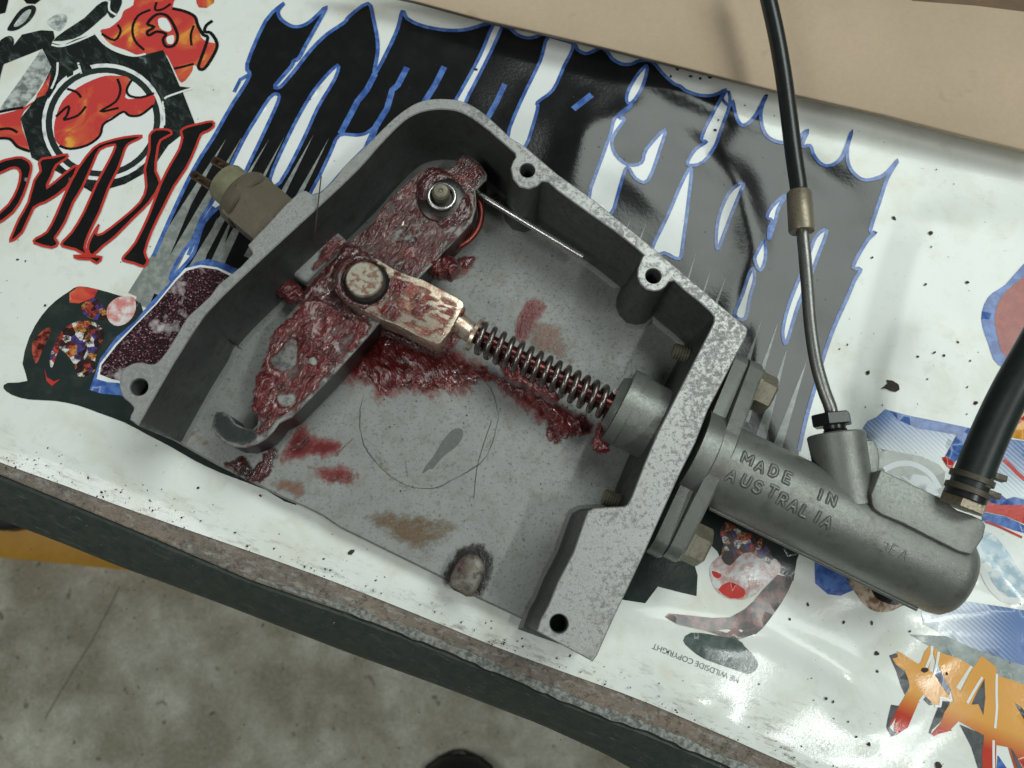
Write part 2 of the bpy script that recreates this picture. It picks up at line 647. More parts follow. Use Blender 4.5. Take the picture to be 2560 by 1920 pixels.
def mat_benchtop():
    t = NT('scuffed_bench_edge')
    c = t.mix(t.ramp(t.noise(.12, 6, .7, stretch=(-21, .3, 1.5)), (.35, 0.0), (.65, 1.0)), (.24, .185, .145), (.14, .125, .105))
    c = t.mix(t.ramp(t.noise(.4, 6, .75, stretch=(-21, .5, 1.2), off=4), (.50, 0.0), (.66, .9)), c, (.34, .33, .30))
    c = t.mix(t.ramp(t.noise(.5, 6, .75, off=31), (.50, 0.0), (.66, .9)), c, (.05, .04, .03))
    return t.set(c, .55, bump=t.noise(.7, 5, .7), bump_d=.2)


M_CARD, M_FLOOR, M_RAIL, M_BENCH = mat_card(), mat_floor(), mat_rail(), mat_benchtop()

# ------------------------------------------------------------------ floor, bench, things below
ZF = -760.0
fl = new_obj('concrete_floor', [(-2500, -2500, ZF), (2500, -2500, ZF), (2500, 2500, ZF), (-2500, 2500, ZF)], [(0, 1, 2, 3)], M_FLOOR, smooth=0)
fl['kind'] = 'structure'
fl['label'] = 'grey concrete floor with brown oil stains below the bench'


def ribbon_mesh(pts, width, zf, closed=False, step=2.5, dz=.1, taper=None):
    """flat strip following pts (mm); zf(x,y) gives the height it lies on"""
    pts = resample(pts, step, closed)
    a = np.array(pts)
    n = len(a)
    if closed:
        d = np.roll(a, -1, 0) - np.roll(a, 1, 0)
    else:
        d = np.gradient(a, axis=0)
    d /= np.maximum(np.linalg.norm(d, axis=1), 1e-9)[:, None]
    nn = np.stack([-d[:, 1], d[:, 0]], 1)
    w = np.full(n, width / 2.0)
    if taper:
        w = np.array([taper(i / (n - 1)) / 2 for i in range(n)])
    L, R = a + nn * w[:, None], a - nn * w[:, None]
    V = [(p[0], p[1], zf(*p) + dz) for p in L] + [(p[0], p[1], zf(*p) + dz) for p in R]
    F = [(i, n + i, n + (i + 1) % n, (i + 1) % n) for i in range(n if closed else n - 1)]
    return V, F


M_CRACK = mat_plain('crack_dark', (.07, .06, .045), .9)
V, F = ribbon_mesh(smooth_line(P('d1', ZF, (770, 480), (640, 740), (560, 880), (480, 1010), (400, 1140), (330, 1260), (290, 1330)), 4), 1.6, lambda x, y: ZF, dz=.4, step=20)
ck = new_obj('crack', V, F, mat_plain('crack_grey', (.26, .245, .20), .9), fl, smooth=0)

# front edge of the bench: three lines traced at their own heights
E0 = xy([(-260, 1055), (0, 1157), (156, 1213), (330, 1277), (640, 1385), (860, 1465), (1068, 1548), (1239, 1618), (1433, 1690), (1628, 1762), (1933, 1895), (2300, 2060)], 0)
E1 = xy([(-260, 1085), (0, 1187), (233, 1283), (389, 1348), (622, 1449), (860, 1530), (1083, 1614), (1278, 1697), (1472, 1779), (1628, 1832), (1817, 1915), (2300, 2130)], -3)
E2 = xy([(-260, 1200), (0, 1299), (156, 1358), (303, 1418), (412, 1457), (583, 1521), (850, 1624), (1122, 1723), (1355, 1813), (1511, 1884), (1580, 1922), (2100, 2200)], -17)
bench = thing('workbench', 'workbench under the banner with scuffed brown lip and worn dark green front rail', 'workbench', (0, 0, ZF))


def strip_between(lines, zs):
    """skin between polylines resampled to the same count"""
    N = 60
    rows = []
    for ln, z in zip(lines, zs):
        a = np.array(ln)
        s = np.concatenate([[0], np.cumsum(np.linalg.norm(np.diff(a, axis=0), axis=1))])
        u = np.linspace(0, s[-1], N)
        rows.append([(np.interp(k, s, a[:, 0]), np.interp(k, s, a[:, 1]), z) for k in u])
    V = [p for r in rows for p in r]
    F = []
    for j in range(len(rows) - 1):
        for i in range(N - 1):
            F.append((j * N + i, j * N + i + 1, (j + 1) * N + i + 1, (j + 1) * N + i))
    return V, [f[::-1] for f in F]


top_out = ccw(E1 + [(600, -420), (600, 700), (-420, 700)])
prism('bench_top', top_out, -28, -3, M_BENCH, bench, ch=0.8)


def lerp_line(A, B, k):
    n = 24
    def rs(a):
        a = np.array(a)
        s = np.concatenate([[0], np.cumsum(np.linalg.norm(np.diff(a, axis=0), axis=1))])
        u = np.linspace(0, s[-1], n)
        return np.stack([np.interp(u, s, a[:, 0]), np.interp(u, s, a[:, 1])], 1)
    return [tuple(p) for p in rs(A) * (1 - k) + rs(B) * k]


E1b = [(x + .5, y - 1.0) for x, y in E1]
V, F = strip_between([E1, lerp_line(E1b, E2, .05), lerp_line(E1b, E2, .5), lerp_line(E1b, E2, .9), E2, lerp_line(E2, E1, .04), lerp_line(E2, E1, .2)],
                     [-5.0, -4.2, -9.5, -15.2, -17.0, -22.0, -70.0])
new_obj('front_rail', V, F, M_RAIL, bench, smooth=60)

M_SCRAPE = mat_metal('scraped_paint_edge', (.26, .27, .25), .5, .2, .9, sc=.6, lo=.42, hi=.58, spot_col=(.05, .055, .05), tint=(.18, .14, .10))
se = [p for p in E1 if p[0] > at((480, 1400), -3)[0]]
V, F = ribbon_mesh([(x + .5, y + 1.3) for x, y in se], 2.6, lambda x, y: -3, False, 2, .12, taper=lambda t: 2.9 * min(1, t * 4 + .15) * (.75 + .5 * abs(math.sin(t * 31)) * abs(math.sin(t * 83))))
new_obj('scraped_edge', V, F, M_SCRAPE, bench, smooth=0)

# yellow crate on the floor, mostly under the bench
M_YELLOW = mat_plain('yellow_plastic', (.62, .31, .025), .45, 0, .25, .02)
M_BLACKPL = mat_plain('black_plastic', (.015, .016, .016), .5)
ZC = ZF + 60
yb = P('p', ZC, (-260, 1362), (0, 1387), (194, 1406), (330, 1420), (520, 1440), (560, 1150), (60, 1120), (0, 1120), (-260, 1120))
crate = thing('yellow_crate', 'yellow plastic crate on the floor, half hidden beneath the bench', 'crate', (*yb[3], ZF))
prism('wall', yb, ZF, ZC - 8, M_YELLOW, crate, ch=2)
prism('lip', inset(ccw(yb), -3), ZC - 7.5, ZC, M_YELLOW, crate, ch=1.5)
sb = P('p', ZC + 30, (-240, 1310), (0, 1326), (52, 1318), (140, 1290), (60, 1150), (-260, 1150))
bag = prism('black_tray', sb, ZC + .5, ZC + 30, M_BLACKPL, None, ch=6)
tag(bag, 'black plastic tray resting on the yellow crate below the bench', 'tray')

# shoe of the photographer: only the toe reaches into the picture
def shoe():
    c = at((1146, 1985), ZF)
    t = thing('shoe', 'black shoe toe on the floor at the bottom edge of the picture', 'shoe', (c.x, c.y - 100, ZF))
    toe = at((1146, 1900), ZF + 40)
    secs = [(0, 6, 12), (4, 22, 26), (14, 36, 38), (35, 46, 46), (80, 50, 52), (140, 42, 70), (210, 40, 90), (250, 34, 92), (262, 20, 70)]
    for nm, lo, hi, grow, m in (('upper', 9, None, 0, M_BLACKPL), ('sole', 0, 10, 3, M_RUBBER)):
        V, F = [], []
        for d, w, h in secs:
            for k in range(13):
                a = math.pi * k / 12
                top = (h if hi is None else hi)
                V.append((toe.x + math.cos(a) * (w + grow), toe.y - d + (grow if d == 0 else 0), ZF + lo + (top - lo) * math.sin(a) ** .6))
        for j in range(len(secs) - 1):
            for i in range(12):
                F.append((j * 13 + i, j * 13 + i + 1, (j + 1) * 13 + i + 1, (j + 1) * 13 + i))
            F.append((j * 13 + 12, j * 13, (j + 1) * 13, (j + 1) * 13 + 12))
        F.append(tuple(range(12, -1, -1)))
        F.append(tuple((len(secs) - 1) * 13 + i for i in range(13)))
        new_obj(nm, V, F, m, t, smooth=60)


shoe()

# ------------------------------------------------------------------ the printed vinyl banner
RIDGES = []   # (a, b, height, half width)
for a, b, h, w in (((1890, 1560), (2260, 1765), 2.6, 5.0), ((1560, 1545), (1880, 1590), 1.8, 3.5), ((1600, 1650), (1800, 1800), 1.0, 6),
                   ((2440, 1390), (2580, 1500), 2.2, 4.0), ((2330, 1540), (2600, 1520), 1.6, 5.0), ((2060, 1650), (2200, 1830), 1.4, 7.0),
                   ((1475, 270), (1420, 480), 1.3, 7.0), ((1850, 430), (1900, 640), .9, 6.0), ((1600, 190), (1960, 330), 1.0, 5.0),
                   ((1890, 640), (1780, 900), 1.2, 6.0), ((1700, 330), (1850, 460), .75, 6.0), ((1560, 150), (1750, 230), .7, 6.0), ((1620, 260), (1480, 330), .6, 5.5), ((1980, 380), (2120, 480), .7, 6.0), ((1930, 760), (1860, 1000), .7, 6.0), ((1540, 420), (1660, 520), .6, 6.0), ((2100, 600), (2450, 560), .8, 8.0)):
    RIDGES.append((np.array(at(a)[:2]), np.array(at(b)[:2]), h, w))


def banner_z(x, y):
    z = 1.3 * mnoise.noise(Vector((x * .016, y * .016, 1.7))) + .35 * mnoise.noise(Vector((x * .05, y * .05, 4.2)))
    w_ = min(max((x - 40) / 40, 0), 1) * min(max((25 - y) / 30, 0), 1)
    if w_ > 0:
        z += w_ * 1.1 * mnoise.noise(Vector((x * .022 + y * .012, y * .06 - x * .025, 7.1)))
    p = np.array((x, y))
    for a, b, h, w in RIDGES:
        d = b - a
        t = float(np.clip(((p - a) @ d) / (d @ d), 0, 1))
        v = p - (a + t * d)
        q = float(v @ v) / (w * w)
        if q < 9:
            z += h * math.exp(-q) * (math.sin(math.pi * min(max(t * .9 + .05, 0), 1)) ** .5)
    return z - .9


E0s = resample(smooth_line(E0, 3), 6, False)
b_out = ccw(E0s + [(330, E0s[-1][1]), (330, 330), (-420, 330)])
bv, bf = fill([resample(b_out, 8)], 2.6)
hem_line = np.array(E0s)
hd = np.full(len(bv), 1e9)
for p1, p2 in zip(hem_line[:-1], hem_line[1:]):
    d = p2 - p1
    t = np.clip(((bv - p1) @ d) / max(d @ d, 1e-9), 0, 1)
    hd = np.minimum(hd, np.linalg.norm(bv - (p1 + t[:, None] * d), axis=1))
BV = [(x, y, max(banner_z(x, y), -2.4) if h > 6 else max(banner_z(x, y), -2.4) * (h / 6) - 2.3 * (1 - h / 6)) for (x, y), h in zip(bv, hd)]
banner = new_obj('printed_banner', BV, bf, M_VINYL, smooth=180)
tag(banner, 'glossy white vinyl banner printed with black blue-edged lettering and flame artwork, spread over the bench', 'banner')
att = banner.data.attributes.new('hem', 'FLOAT', 'POINT')
att.data.foreach_set('value', [max(0.0, 1 - h / (14.0 + 16 * min(max((x_ - 40) / 60, 0), 1))) ** 1.3 * (.8 + .2 * min(max((x_ - 40) / 60, 0), 1)) for (x_, y_), h in zip(bv, hd)])
LAYER = [0.0]


def decal(name, pts, mat, layer, sm=0, label=None, step=3.2, holes=()):
    p = ccw(smooth_line(pts, sm, True) if sm else pts)
    try:
        v, f = fill([resample(p, 3.0)] + [ccw(h) for h in holes], step)
    except Exception:
        v, f = fill([p], None)
    o = new_obj(name, [(a, b, max(banner_z(a, b), -2.4) + .10 + .07 * layer) for a, b in v], f, mat, banner, smooth=180)
    if label:
        o['label'] = label
    return o


def stroke(name, lines, mat, layer, width, closed=True, taper=None):
    o = None
    for ln in lines:
        V, F = ribbon_mesh(ln, width, lambda x, y: max(banner_z(x, y), -2.4), closed, 1.5, .10 + .07 * layer, taper)
        o = new_obj(name, V, F, mat, banner, smooth=180)
    return o


M_BLUE = mat_print('blue_ink', (.045, .10, .33), (.10, .20, .50), dust=.15)
M_GREYINK = mat_print('grey_halftone', (.20, .215, .205), (.30, .315, .30), dust=.2)
M_WHITEINK = mat_print('white_slit', (.78, .80, .79), dust=.12)
M_RED = mat_print('red_ink', (.52, .045, .035), dust=.1)
def mat_flame():
    t = NT('flame_ink')
    c = t.ramp(t.noise(.075, 3, .5, dist=1.2), (.48, (.56, .055, .05)), (.60, (.62, .12, .055)), (.70, (.78, .36, .06)))
    return t.set(c, .24, spec=.3)


M_FLAME = mat_flame()
def mat_brush():
    t = NT('grey_brush_ink')
    c = t.ramp(t.noise(.22, 5, .7, stretch=(-50, .7, 1.3), dist=1.0), (.50, (.014, .018, .017)), (.64, (.045, .058, .054)), (.82, (.36, .41, .39)))
    return t.set(c, .24, spec=.3)


M_SKULL = mat_brush()
M_DARKINK = mat_print('dark_green_ink', (.022, .032, .030), dust=.12)

# --- big lettering
BIG = (px('c1', (985, 1646), (1240, 1100), (1370, 880), (1490, 660), (1600, 480), (1585, 400), (1705, 125), (1825, 10), (1787, 60), (1800, 110), (1850, 150), (1900, 165), (1960, 152), (2020, 110), (2100, 40),
          (2030, 170), (1960, 290), (1920, 365), (1885, 385), (1870, 420), (1765, 540), (1800, 548), (1900, 435), (2000, 310), (2100, 215), (2212, 140))
       + px('c2', (60, 100), (180, 20), (215, 120), (240, 250), (240, 340), (220, 470), (300, 330), (370, 180), (400, 70), (430, 115), (500, 152), (600, 178), (720, 190), (830, 180), (960, 145),
            (1060, 165), (1100, 180), (1140, 215), (1200, 235), (1260, 228), (1310, 208), (1350, 225), (1500, 270), (1530, 312), (1580, 335), (1620, 325), (1680, 300), (1720, 325), (1755, 372), (1810, 405), (1870, 410), (1930, 388), (2010, 395), (2070, 470), (2140, 540))
       + px('c3', (0, 560), (40, 590), (130, 615), (220, 608), (300, 570), (270, 625), (320, 680), (340, 640), (355, 720), (380, 780), (410, 800), (450, 780), (500, 720), (560, 600), (525, 700), (530, 800), (570, 870), (650, 905), (740, 900),
            (830, 825), (790, 930), (845, 925), (865, 985), (905, 1040), (950, 1060), (1010, 1040), (1060, 980), (1115, 830), (1085, 940), (1092, 1050), (1140, 1120), (1200, 1150), (1280, 1135), (1340, 1100), (1410, 1020),
            (1340, 1140), (1290, 1290), (1225, 1480), (1260, 1490), (1210, 1540), (1150, 1640))
       + px('c6', (1120, 70), (1170, 80), (1130, 150), (1080, 270), (1000, 450), (930, 650), (880, 830), (830, 1000), (770, 1250))
       + [(1950, 1180), (1500, 1000), (1000, 800), (700, 770), (352, 757)])
SLITS = [px('c1', (1778, 595), (1785, 640), (1700, 830), (1600, 1050), (1500, 1260), (1395, 1345), (1310, 1440), (1270, 1560), (1235, 1646), (1130, 1760), (1090, 1790), (1160, 1646), (1240, 1540), (1300, 1400), (1400, 1240), (1560, 900), (1640, 760), (1730, 620)),
         px('c1', (2170, 410), (2150, 500), (2040, 680), (1950, 880), (1800, 1170), (1735, 1150), (1850, 870), (1960, 660), (2050, 530)),
         px('d4', (960, 262), (1080, 262), (1150, 245), (1215, 200), (1190, 290), (1140, 350), (1000, 490), (870, 640), (800, 680), (760, 670), (820, 550), (900, 380)),
         px('c2', (985, 158), (1040, 172), (820, 620), (790, 690), (700, 700), (745, 635), (900, 350)),
         px('c2', (1345, 225), (1500, 268), (1440, 420), (1370, 570), (1270, 650), (1270, 700), (1180, 960), (1080, 880), (1160, 650), (1290, 380)),
         px('c2', (1975, 420), (1950, 540), (1895, 640), (1850, 665), (1848, 600), (1900, 500)),
         px('c2', (1880, 675), (1790, 760), (1830, 770), (1750, 890), (1770, 990), (1850, 1060), (1940, 1045), (1970, 960), (2090, 830), (2060, 950), (1980, 1160), (1900, 1150), (1845, 1075), (1800, 1200), (1735, 1380), (1600, 1290), (1690, 1000), (1740, 860), (1770, 760)),
         px('c3', (75, 1085), (60, 1250), (20, 1560), (-5, 1660), (-100, 1620), (-160, 1650), (-176, 1590), (-80, 1390), (0, 1200), (50, 1100)),
         px('c3', (410, 1180), (390, 1230), (330, 1380), (270, 1540), (245, 1600), (235, 1520), (255, 1380), (310, 1250), (370, 1190)),
         px('c3', (690, 1240), (640, 1330), (620, 1410), (590, 1500), (575, 1535), (575, 1470), (600, 1410), (565, 1390), (600, 1320)),
         px('c3', (300, 580), (322, 660), (265, 830), (230, 930), (150, 1040), (70, 1060), (50, 1040), (100, 960), (175, 905), (140, 890), (190, 770)),
         px('c6', (545, -100), (550, 20), (515, 90), (480, 20), (510, -50)),
         px('c6', (950, -170), (890, 0), (850, 110), (770, 300), (710, 500), (685, 560), (668, 480), (700, 330), (760, 170), (830, 0), (880, -130)),
         px('c6', (470, 80), (480, 150), (450, 260), (420, 400), (350, 380), (400, 250), (440, 130))]
big = decal('black_lettering', smooth_line(xy(BIG), 3, True), M_BLACK, 0, label='huge black gothic lettering edged in blue')
for s in SLITS:
    decal('white_slit', smooth_line(xy(s), 3, True), M_WHITEINK, 1)
# pale halftone wedges growing out of the lettering towards its foot
wd = []
for fr, a, b, w in [('c1', (1450, 890), (870, 1900), 125), ('c1', (1550, 880), (1005, 1890), 118), ('c1', (1725, 890), (1180, 1840), 85), ('c1', (1820, 880), (1300, 1920), 85),
                    ('c1', (2010, 860), (1600, 1660), 75), ('c1', (2110, 880), (1720, 1640), 70), ('c1', (1290, 1180), (900, 1960), 110), ('c1', (1400, 1400), (1180, 1960), 115), ('c1', (1500, 1380), (1270, 1990), 120),
                    ('c6', (105, -20), (50, 160), 14), ('c6', (200, 90), (150, 240), 16), ('c6', (300, 130), (235, 300), 18), ('c6', (530, 400), (430, 700), 30), ('c6', (640, 410), (420, 1060), 60),
                    ('c6', (700, 580), (520, 1180), 75), ('c6', (830, 650), (620, 1260), 70), ('c2', (1870, 1400), (1840, 1480), 8), ('c2', (1975, 1420), (1930, 1540), 10)]:
    k = FR[fr][2] / 7.3
    ln = P(fr, 0, a, b)
    wd.append(stroke('halftone_wedge', [ln], M_GREYINK, 1.5, 1, False, taper=lambda t, w=w, k=k: max(.05, w * k * t)))
outl = [smooth_line(xy(BIG[:-5]), 3)]
stroke('blue_outline', [resample(outl[0], 2, False)], M_BLUE, 3, 1.5, False)
stroke('blue_outline', [smooth_line(xy(s), 3, True) for s in SLITS], M_BLUE, 3, 1.35)
for ln, w in ((px('c2', (225, 465), (170, 570), (110, 640), (0, 850)), 2.4), (px('c2', (430, 425), (370, 540), (335, 570), (300, 690), (230, 800), (160, 960)), 2.4), (px('c2', (670, 420), (610, 540), (540, 650)), 2.4),
              (px('c2', (1060, 530), (1010, 640), (950, 750)), 2.2), (px('c2', (1620, 605), (1500, 700)), 2.6), (px('c1', (1610, 462), (1540, 500), (1500, 580)), 1.4),
              (px('c1', (1375, 1330), (1290, 1460), (1210, 1640)), 1.4)):
    stroke('blue_outline', [xy(ln)], M_BLUE, 2.5, w, False)

# --- dark red speckled panel with blue border
M_SPECK = NT('speckled_maroon_ink')
_v = M_SPECK.noise(1.3, 2, .8)
_c = M_SPECK.ramp(_v, (.46, (.012, .008, .010)), (.60, (.10, .025, .04)), (.74, (.60, .48, .50)))
_g = M_SPECK.ramp(M_SPECK.noise(.10, 3, .6, off=3), (.56, 0.0), (.72, .9))
M_SPECK = M_SPECK.set(M_SPECK.mix(_g, _c, (.62, .55, .57)), .25)
PB = px('c4', (640, 660), (740, 520), (870, 410), (960, 300), (1080, 180), (1150, 100), (1260, 40), (1340, 20), (1450, 50), (1540, 90), (1700, 200), (1500, 700), (900, 950), (770, 895), (650, 885), (575, 860), (595, 800))
decal('panel_border', xy(PB), M_BLUE, 3.6)
PW = px('c4', (640, 690), (740, 560), (860, 440), (1000, 300), (1125, 150), (1190, 80), (1290, 58), (1400, 75), (1510, 125), (1640, 220), (1450, 700), (900, 880), (760, 815), (690, 810), (620, 790))
decal('panel_rim', xy(PW), M_WHITEINK, 4.2)
PI = px('c4', (650, 700), (745, 575), (862, 450), (1005, 308), (1135, 155), (1200, 95), (1290, 72), (1400, 90), (1500, 140), (1630, 230), (1440, 690), (900, 860), (760, 800), (715, 790), (640, 760))
decal('speckled_panel', xy(PI), M_SPECK, 4.8)

# --- left fireball and its shadow
decal('black_shadow', P('c4', 0, (12, 845), (40, 812), (170, 800), (138, 690), (180, 520), (260, 380), (350, 285), (440, 222), (500, 190), (620, 210), (760, 250), (900, 300), (900, 500), (640, 800), (800, 900), (1300, 900), (1800, 1300), (1900, 1600), (1700, 1500), (1420, 1395), (1250, 1315), (1100, 1228), (950, 1150), (800, 1070), (640, 1010), (500, 960), (350, 930), (180, 920), (70, 890)), M_DARKINK, 2, 2)
M_FIRE = NT('fireball_ink')
_q = M_FIRE.voronoi(.42)
_s = M_FIRE.n('ShaderNodeSeparateColor')
M_FIRE.link(_q.outputs['Color'], _s.inputs[0])
_c = M_FIRE.ramp(_s.outputs[0], (.0, (.015, .012, .014)), (.25, (.015, .012, .014)), (.30, (.50, .06, .04)), (.5, (.62, .16, .07)), (.55, (.72, .70, .68)), (.72, (.07, .06, .25)), (.85, (.55, .25, .06)), interp='CONSTANT')
_n2 = M_FIRE.ramp(M_FIRE.noise(.6, 4, .8), (.42, 0.0), (.58, 1.0))
M_FIRE = M_FIRE.set(M_FIRE.mix(_n2, (.05, .02, .02), _c), .25)
M_EMBER = mat_print('ember_ink', (.05, .012, .012), (.48, .09, .06), dust=.05)
decal('fireball', P('c4', 0, (330, 720), (318, 640), (390, 480), (500, 415), (620, 430), (670, 500), (610, 650), (605, 740), (500, 775), (470, 690), (380, 600)), M_FIRE, 2.7, 3)
decal('flame_patch', P('c4', 0, (440, 235), (500, 190), (625, 212), (600, 262), (500, 300), (440, 295)), M_FLAME, 2.7)
decal('flame_patch', P('c4', 0, (520, 310), (600, 268), (660, 320), (680, 400), (600, 405), (530, 370)), M_FIRE, 2.7, 3)
decal('flame_patch', P('c4', 0, (200, 560), (290, 460), (320, 480), (270, 600), (225, 690)), M_EMBER, 2.7, 3)
decal('flame_patch', P('c4', 0, (280, 720), (300, 780), (345, 805), (385, 790), (330, 835), (295, 800)), M_RED, 2.7)
decal('pale_ball', P('c4', 0, (690, 315), (740, 268), (800, 255), (860, 270), (866, 350), (820, 420), (750, 447), (700, 420), (680, 370)), mat_print('pale_ball_ink', (.72, .68, .68), (.62, .22, .20)), 3.2, 3)

# --- skull-and-flames emblem top left
decal('flames', P('c1', 0, (640, 190), (700, 170), (770, 110), (790, 60), (850, 20), (880, -60), (1110, -60), (1100, 40), (1180, 60), (1240, 90), (1262, 150), (1290, 230), (1340, 260), (1385, 270), (1370, 330), (1300, 430), (1240, 405), (1228, 450), (1160, 520), (1110, 430), (1040, 320), (900, 345), (800, 310), (700, 270)), M_FLAME, 1, 3)
decal('flames', P('c1', 0, (1255, 0), (1270, 30), (1320, 35), (1370, 0), (1370, -50), (1250, -50)), M_FLAME, 1)
OUT1 = P('c1', 0, (1100, 40), (1180, 58), (1245, 92), (1265, 150), (1300, 210), (1330, 230), (1300, 330), (1270, 420), (1310, 430), (1375, 330), (1390, 265), (1350, 200), (1310, 190), (1320, 150), (1360, 120))
stroke('flame_outline', [smooth_line(OUT1, 3)], M_BLACK, 2, 1.3, False)
stroke('flame_outline', [smooth_line(P('c1', 0, (1110, 430), (1160, 420), (1240, 400)), 3), smooth_line(P('c1', 0, (960, 50), (880, 90), (845, 170), (860, 250), (920, 310)), 3), smooth_line(P('c1', 0, (1000, 0), (990, 50), (1040, 45), (1090, 10)), 3),
                         smooth_line(P('c1', 0, (650, 210), (730, 250), (770, 190), (750, 150)), 3), smooth_line(P('c1', 0, (1240, 150), (1220, 210), (1225, 280)), 3)], M_BLACK, 2, 1.0, False)
stroke('flame_outline', [smooth_line(P('c1', 0, (940, 140), (1000, 80), (1070, 90), (1120, 170), (1135, 230), (1110, 280), (1060, 285), (1040, 240), (1060, 205), (1000, 190), (950, 215), (940, 190), (985, 160)), 3, True)], M_BLACK, 2.4, 1.2, True)
decal('white_patch', P('c1', 0, (1010, 110), (1060, 105), (1095, 170), (1070, 190), (1020, 165)), M_WHITEINK, 1.8, 3)
decal('white_patch', P('c1', 0, (1065, 225), (1110, 215), (1105, 265), (1070, 265)), M_WHITEINK, 1.8, 3)
HEXA = P('c1', 0, (600, 210), (680, 285), (800, 342), (900, 345), (1040, 308), (1080, 385), (1150, 545), (1230, 555), (1165, 572), (1250, 790), (1080, 930), (980, 1080), (800, 1180), (600, 1240), (400, 1120), (200, 1010), (130, 760), (240, 620), (330, 430), (270, 310), (0, 420), (0, 380), (80, 300), (140, 220), (260, 190), (340, 195), (350, 240), (330, 272), (400, 290), (480, 250))
decal('ring_nut', HEXA, M_SKULL, 1.4)


def ell(fr, c, rx, ry, rot, n=40):
    r = math.radians(rot)
    return [(c[0] + rx * math.cos(t) * math.cos(r) - ry * math.sin(t) * math.sin(r), c[1] + rx * math.cos(t) * math.sin(r) + ry * math.sin(t) * math.cos(r)) for t in [2 * math.pi * i / n for i in range(n)]]


decal('ring_face', P('c1', 0, *ell('c1', (660, 780), 395, 375, -25)), M_WHITEINK, 2.0)
stroke('ring_line', [P('c1', 0, *ell('c1', (660, 780), 350, 332, -25))], M_DARKINK, 2.6, 2.4)
stroke('ring_line', [P('c1', 0, *ell('c1', (660, 780), 412, 392, -25))], M_SKULL, 2.6, 1.2)
stroke('ring_glint', [smooth_line(P('c1', 0, *l_), 3) for l_ in (((1235, 558), (1130, 590), (1045, 630), (1055, 710), (1050, 800)), ((615, 215), (660, 270), (740, 320), (850, 350), (930, 335)), ((330, 285), (400, 295), (520, 250), (600, 212)), ((370, 400), (365, 480), (330, 570)), ((500, 400), (520, 470)), ((700, 0), (700, 60), (745, 90)))], M_WHITEINK, 2.6, .8, False)
decal('flames', P('c1', 0, (350, 880), (352, 780), (400, 650), (500, 560), (640, 490), (740, 480), (830, 500), (800, 620), (880, 625), (980, 600), (985, 660), (900, 730), (840, 740), (780, 720), (660, 790), (640, 870), (560, 930), (450, 950), (380, 930)), M_FLAME, 3.2, 3)
stroke('flame_outline', [smooth_line(P('c1', 0, (840, 510), (810, 570), (830, 610), (900, 620), (985, 590)), 3), smooth_line(P('c1', 0, (980, 670), (900, 735), (830, 740), (790, 715), (720, 760), (660, 800), (640, 870), (560, 930), (450, 955), (380, 935)), 3),
                         smooth_line(P('c1', 0, (750, 500), (770, 570), (740, 650), (640, 715), (760, 690)), 3), smooth_line(P('c1', 0, (360, 750), (440, 680), (430, 740), (410, 770), (500, 740), (550, 680)), 3), smooth_line(P('c1', 0, (430, 570), (490, 590), (520, 625)), 3)], M_BLACK, 3.8, 1.0, False)
decal('flames', P('c1', 0, (-60, 760), (80, 715), (150, 690), (220, 650), (130, 760), (185, 965), (100, 930), (50, 880), (-60, 870)), M_FLAME, 1.8, 3)
stroke('flame_outline', [smooth_line(P('c1', 0, (-20, 720), (80, 700), (150, 690)), 3), smooth_line(P('c1', 0, (-20, 830), (60, 825), (110, 850)), 3), smooth_line(P('c1', 0, (-20, 885), (60, 890), (110, 940), (190, 970)), 3)], M_BLACK, 2.4, 1.1, False)
decal('flames', P('c1', 0, (330, 465), (240, 600), (228, 632), (300, 605)), M_FLAME, 2.0)
decal('grey_tooth', P('c1', 0, (-20, 720), (190, 420), (265, 312), (330, 430), (230, 600), (150, 690)), mat_print('grey_tooth_ink', (.50, .53, .52), (.16, .18, .175)), 1.8)
for a in ((330, 420, 400, 430, 360, 560, 310, 640), (420, 390, 470, 400, 470, 480, 430, 500), (500, 380, 560, 390, 590, 440, 520, 460)):
    decal('grey_tooth', P('c1', 0, *[(a[i], a[i + 1]) for i in range(0, 8, 2)]), M_SKULL, 2.2)
decal('skull_socket', P('c1', 0, (50, 195), (60, 160), (130, 60), (205, 30), (230, 60), (190, 130), (110, 190)), M_SKULL, 1.8, 3)
decal('skull_glint', P('c1', 0, (90, 160), (150, 80), (200, 60), (165, 130), (110, 170)), mat_print('pale_skull_ink', (.6, .64, .62), (.34, .37, .36)), 2.4, 3)
decal('skull_shade', P('c1', 0, (-30, -30), (62, -30), (35, 80), (-30, 100)), M_BLACK, 1.8)
decal('skull_shade', P('c1', 0, (130, -30), (290, -30), (225, 22), (170, 20)), M_BLACK, 1.8)
decal('skull_shade', P('c1', 0, (340, 260), (420, 190), (540, 110), (620, 30), (680, 0), (700, 60), (640, 120), (560, 190), (470, 245)), M_SKULL, 1.8, 2)
decal('skull_shade', P('c1', 0, (690, 0), (780, -20), (760, 60), (720, 110), (690, 80)), M_SKULL, 1.8, 2)
decal('skull_shade', P('c1', 0, (300, 130), (380, 80), (430, 110), (390, 190), (340, 180)), mat_print('mottled_skull_ink', (.62, .66, .64), (.22, .24, .235)), 1.8, 3)
decal('skull_shade', P('c1', 0, (-20, 300), (60, 230), (90, 280), (20, 420), (-20, 560)), M_SKULL, 1.8, 3)

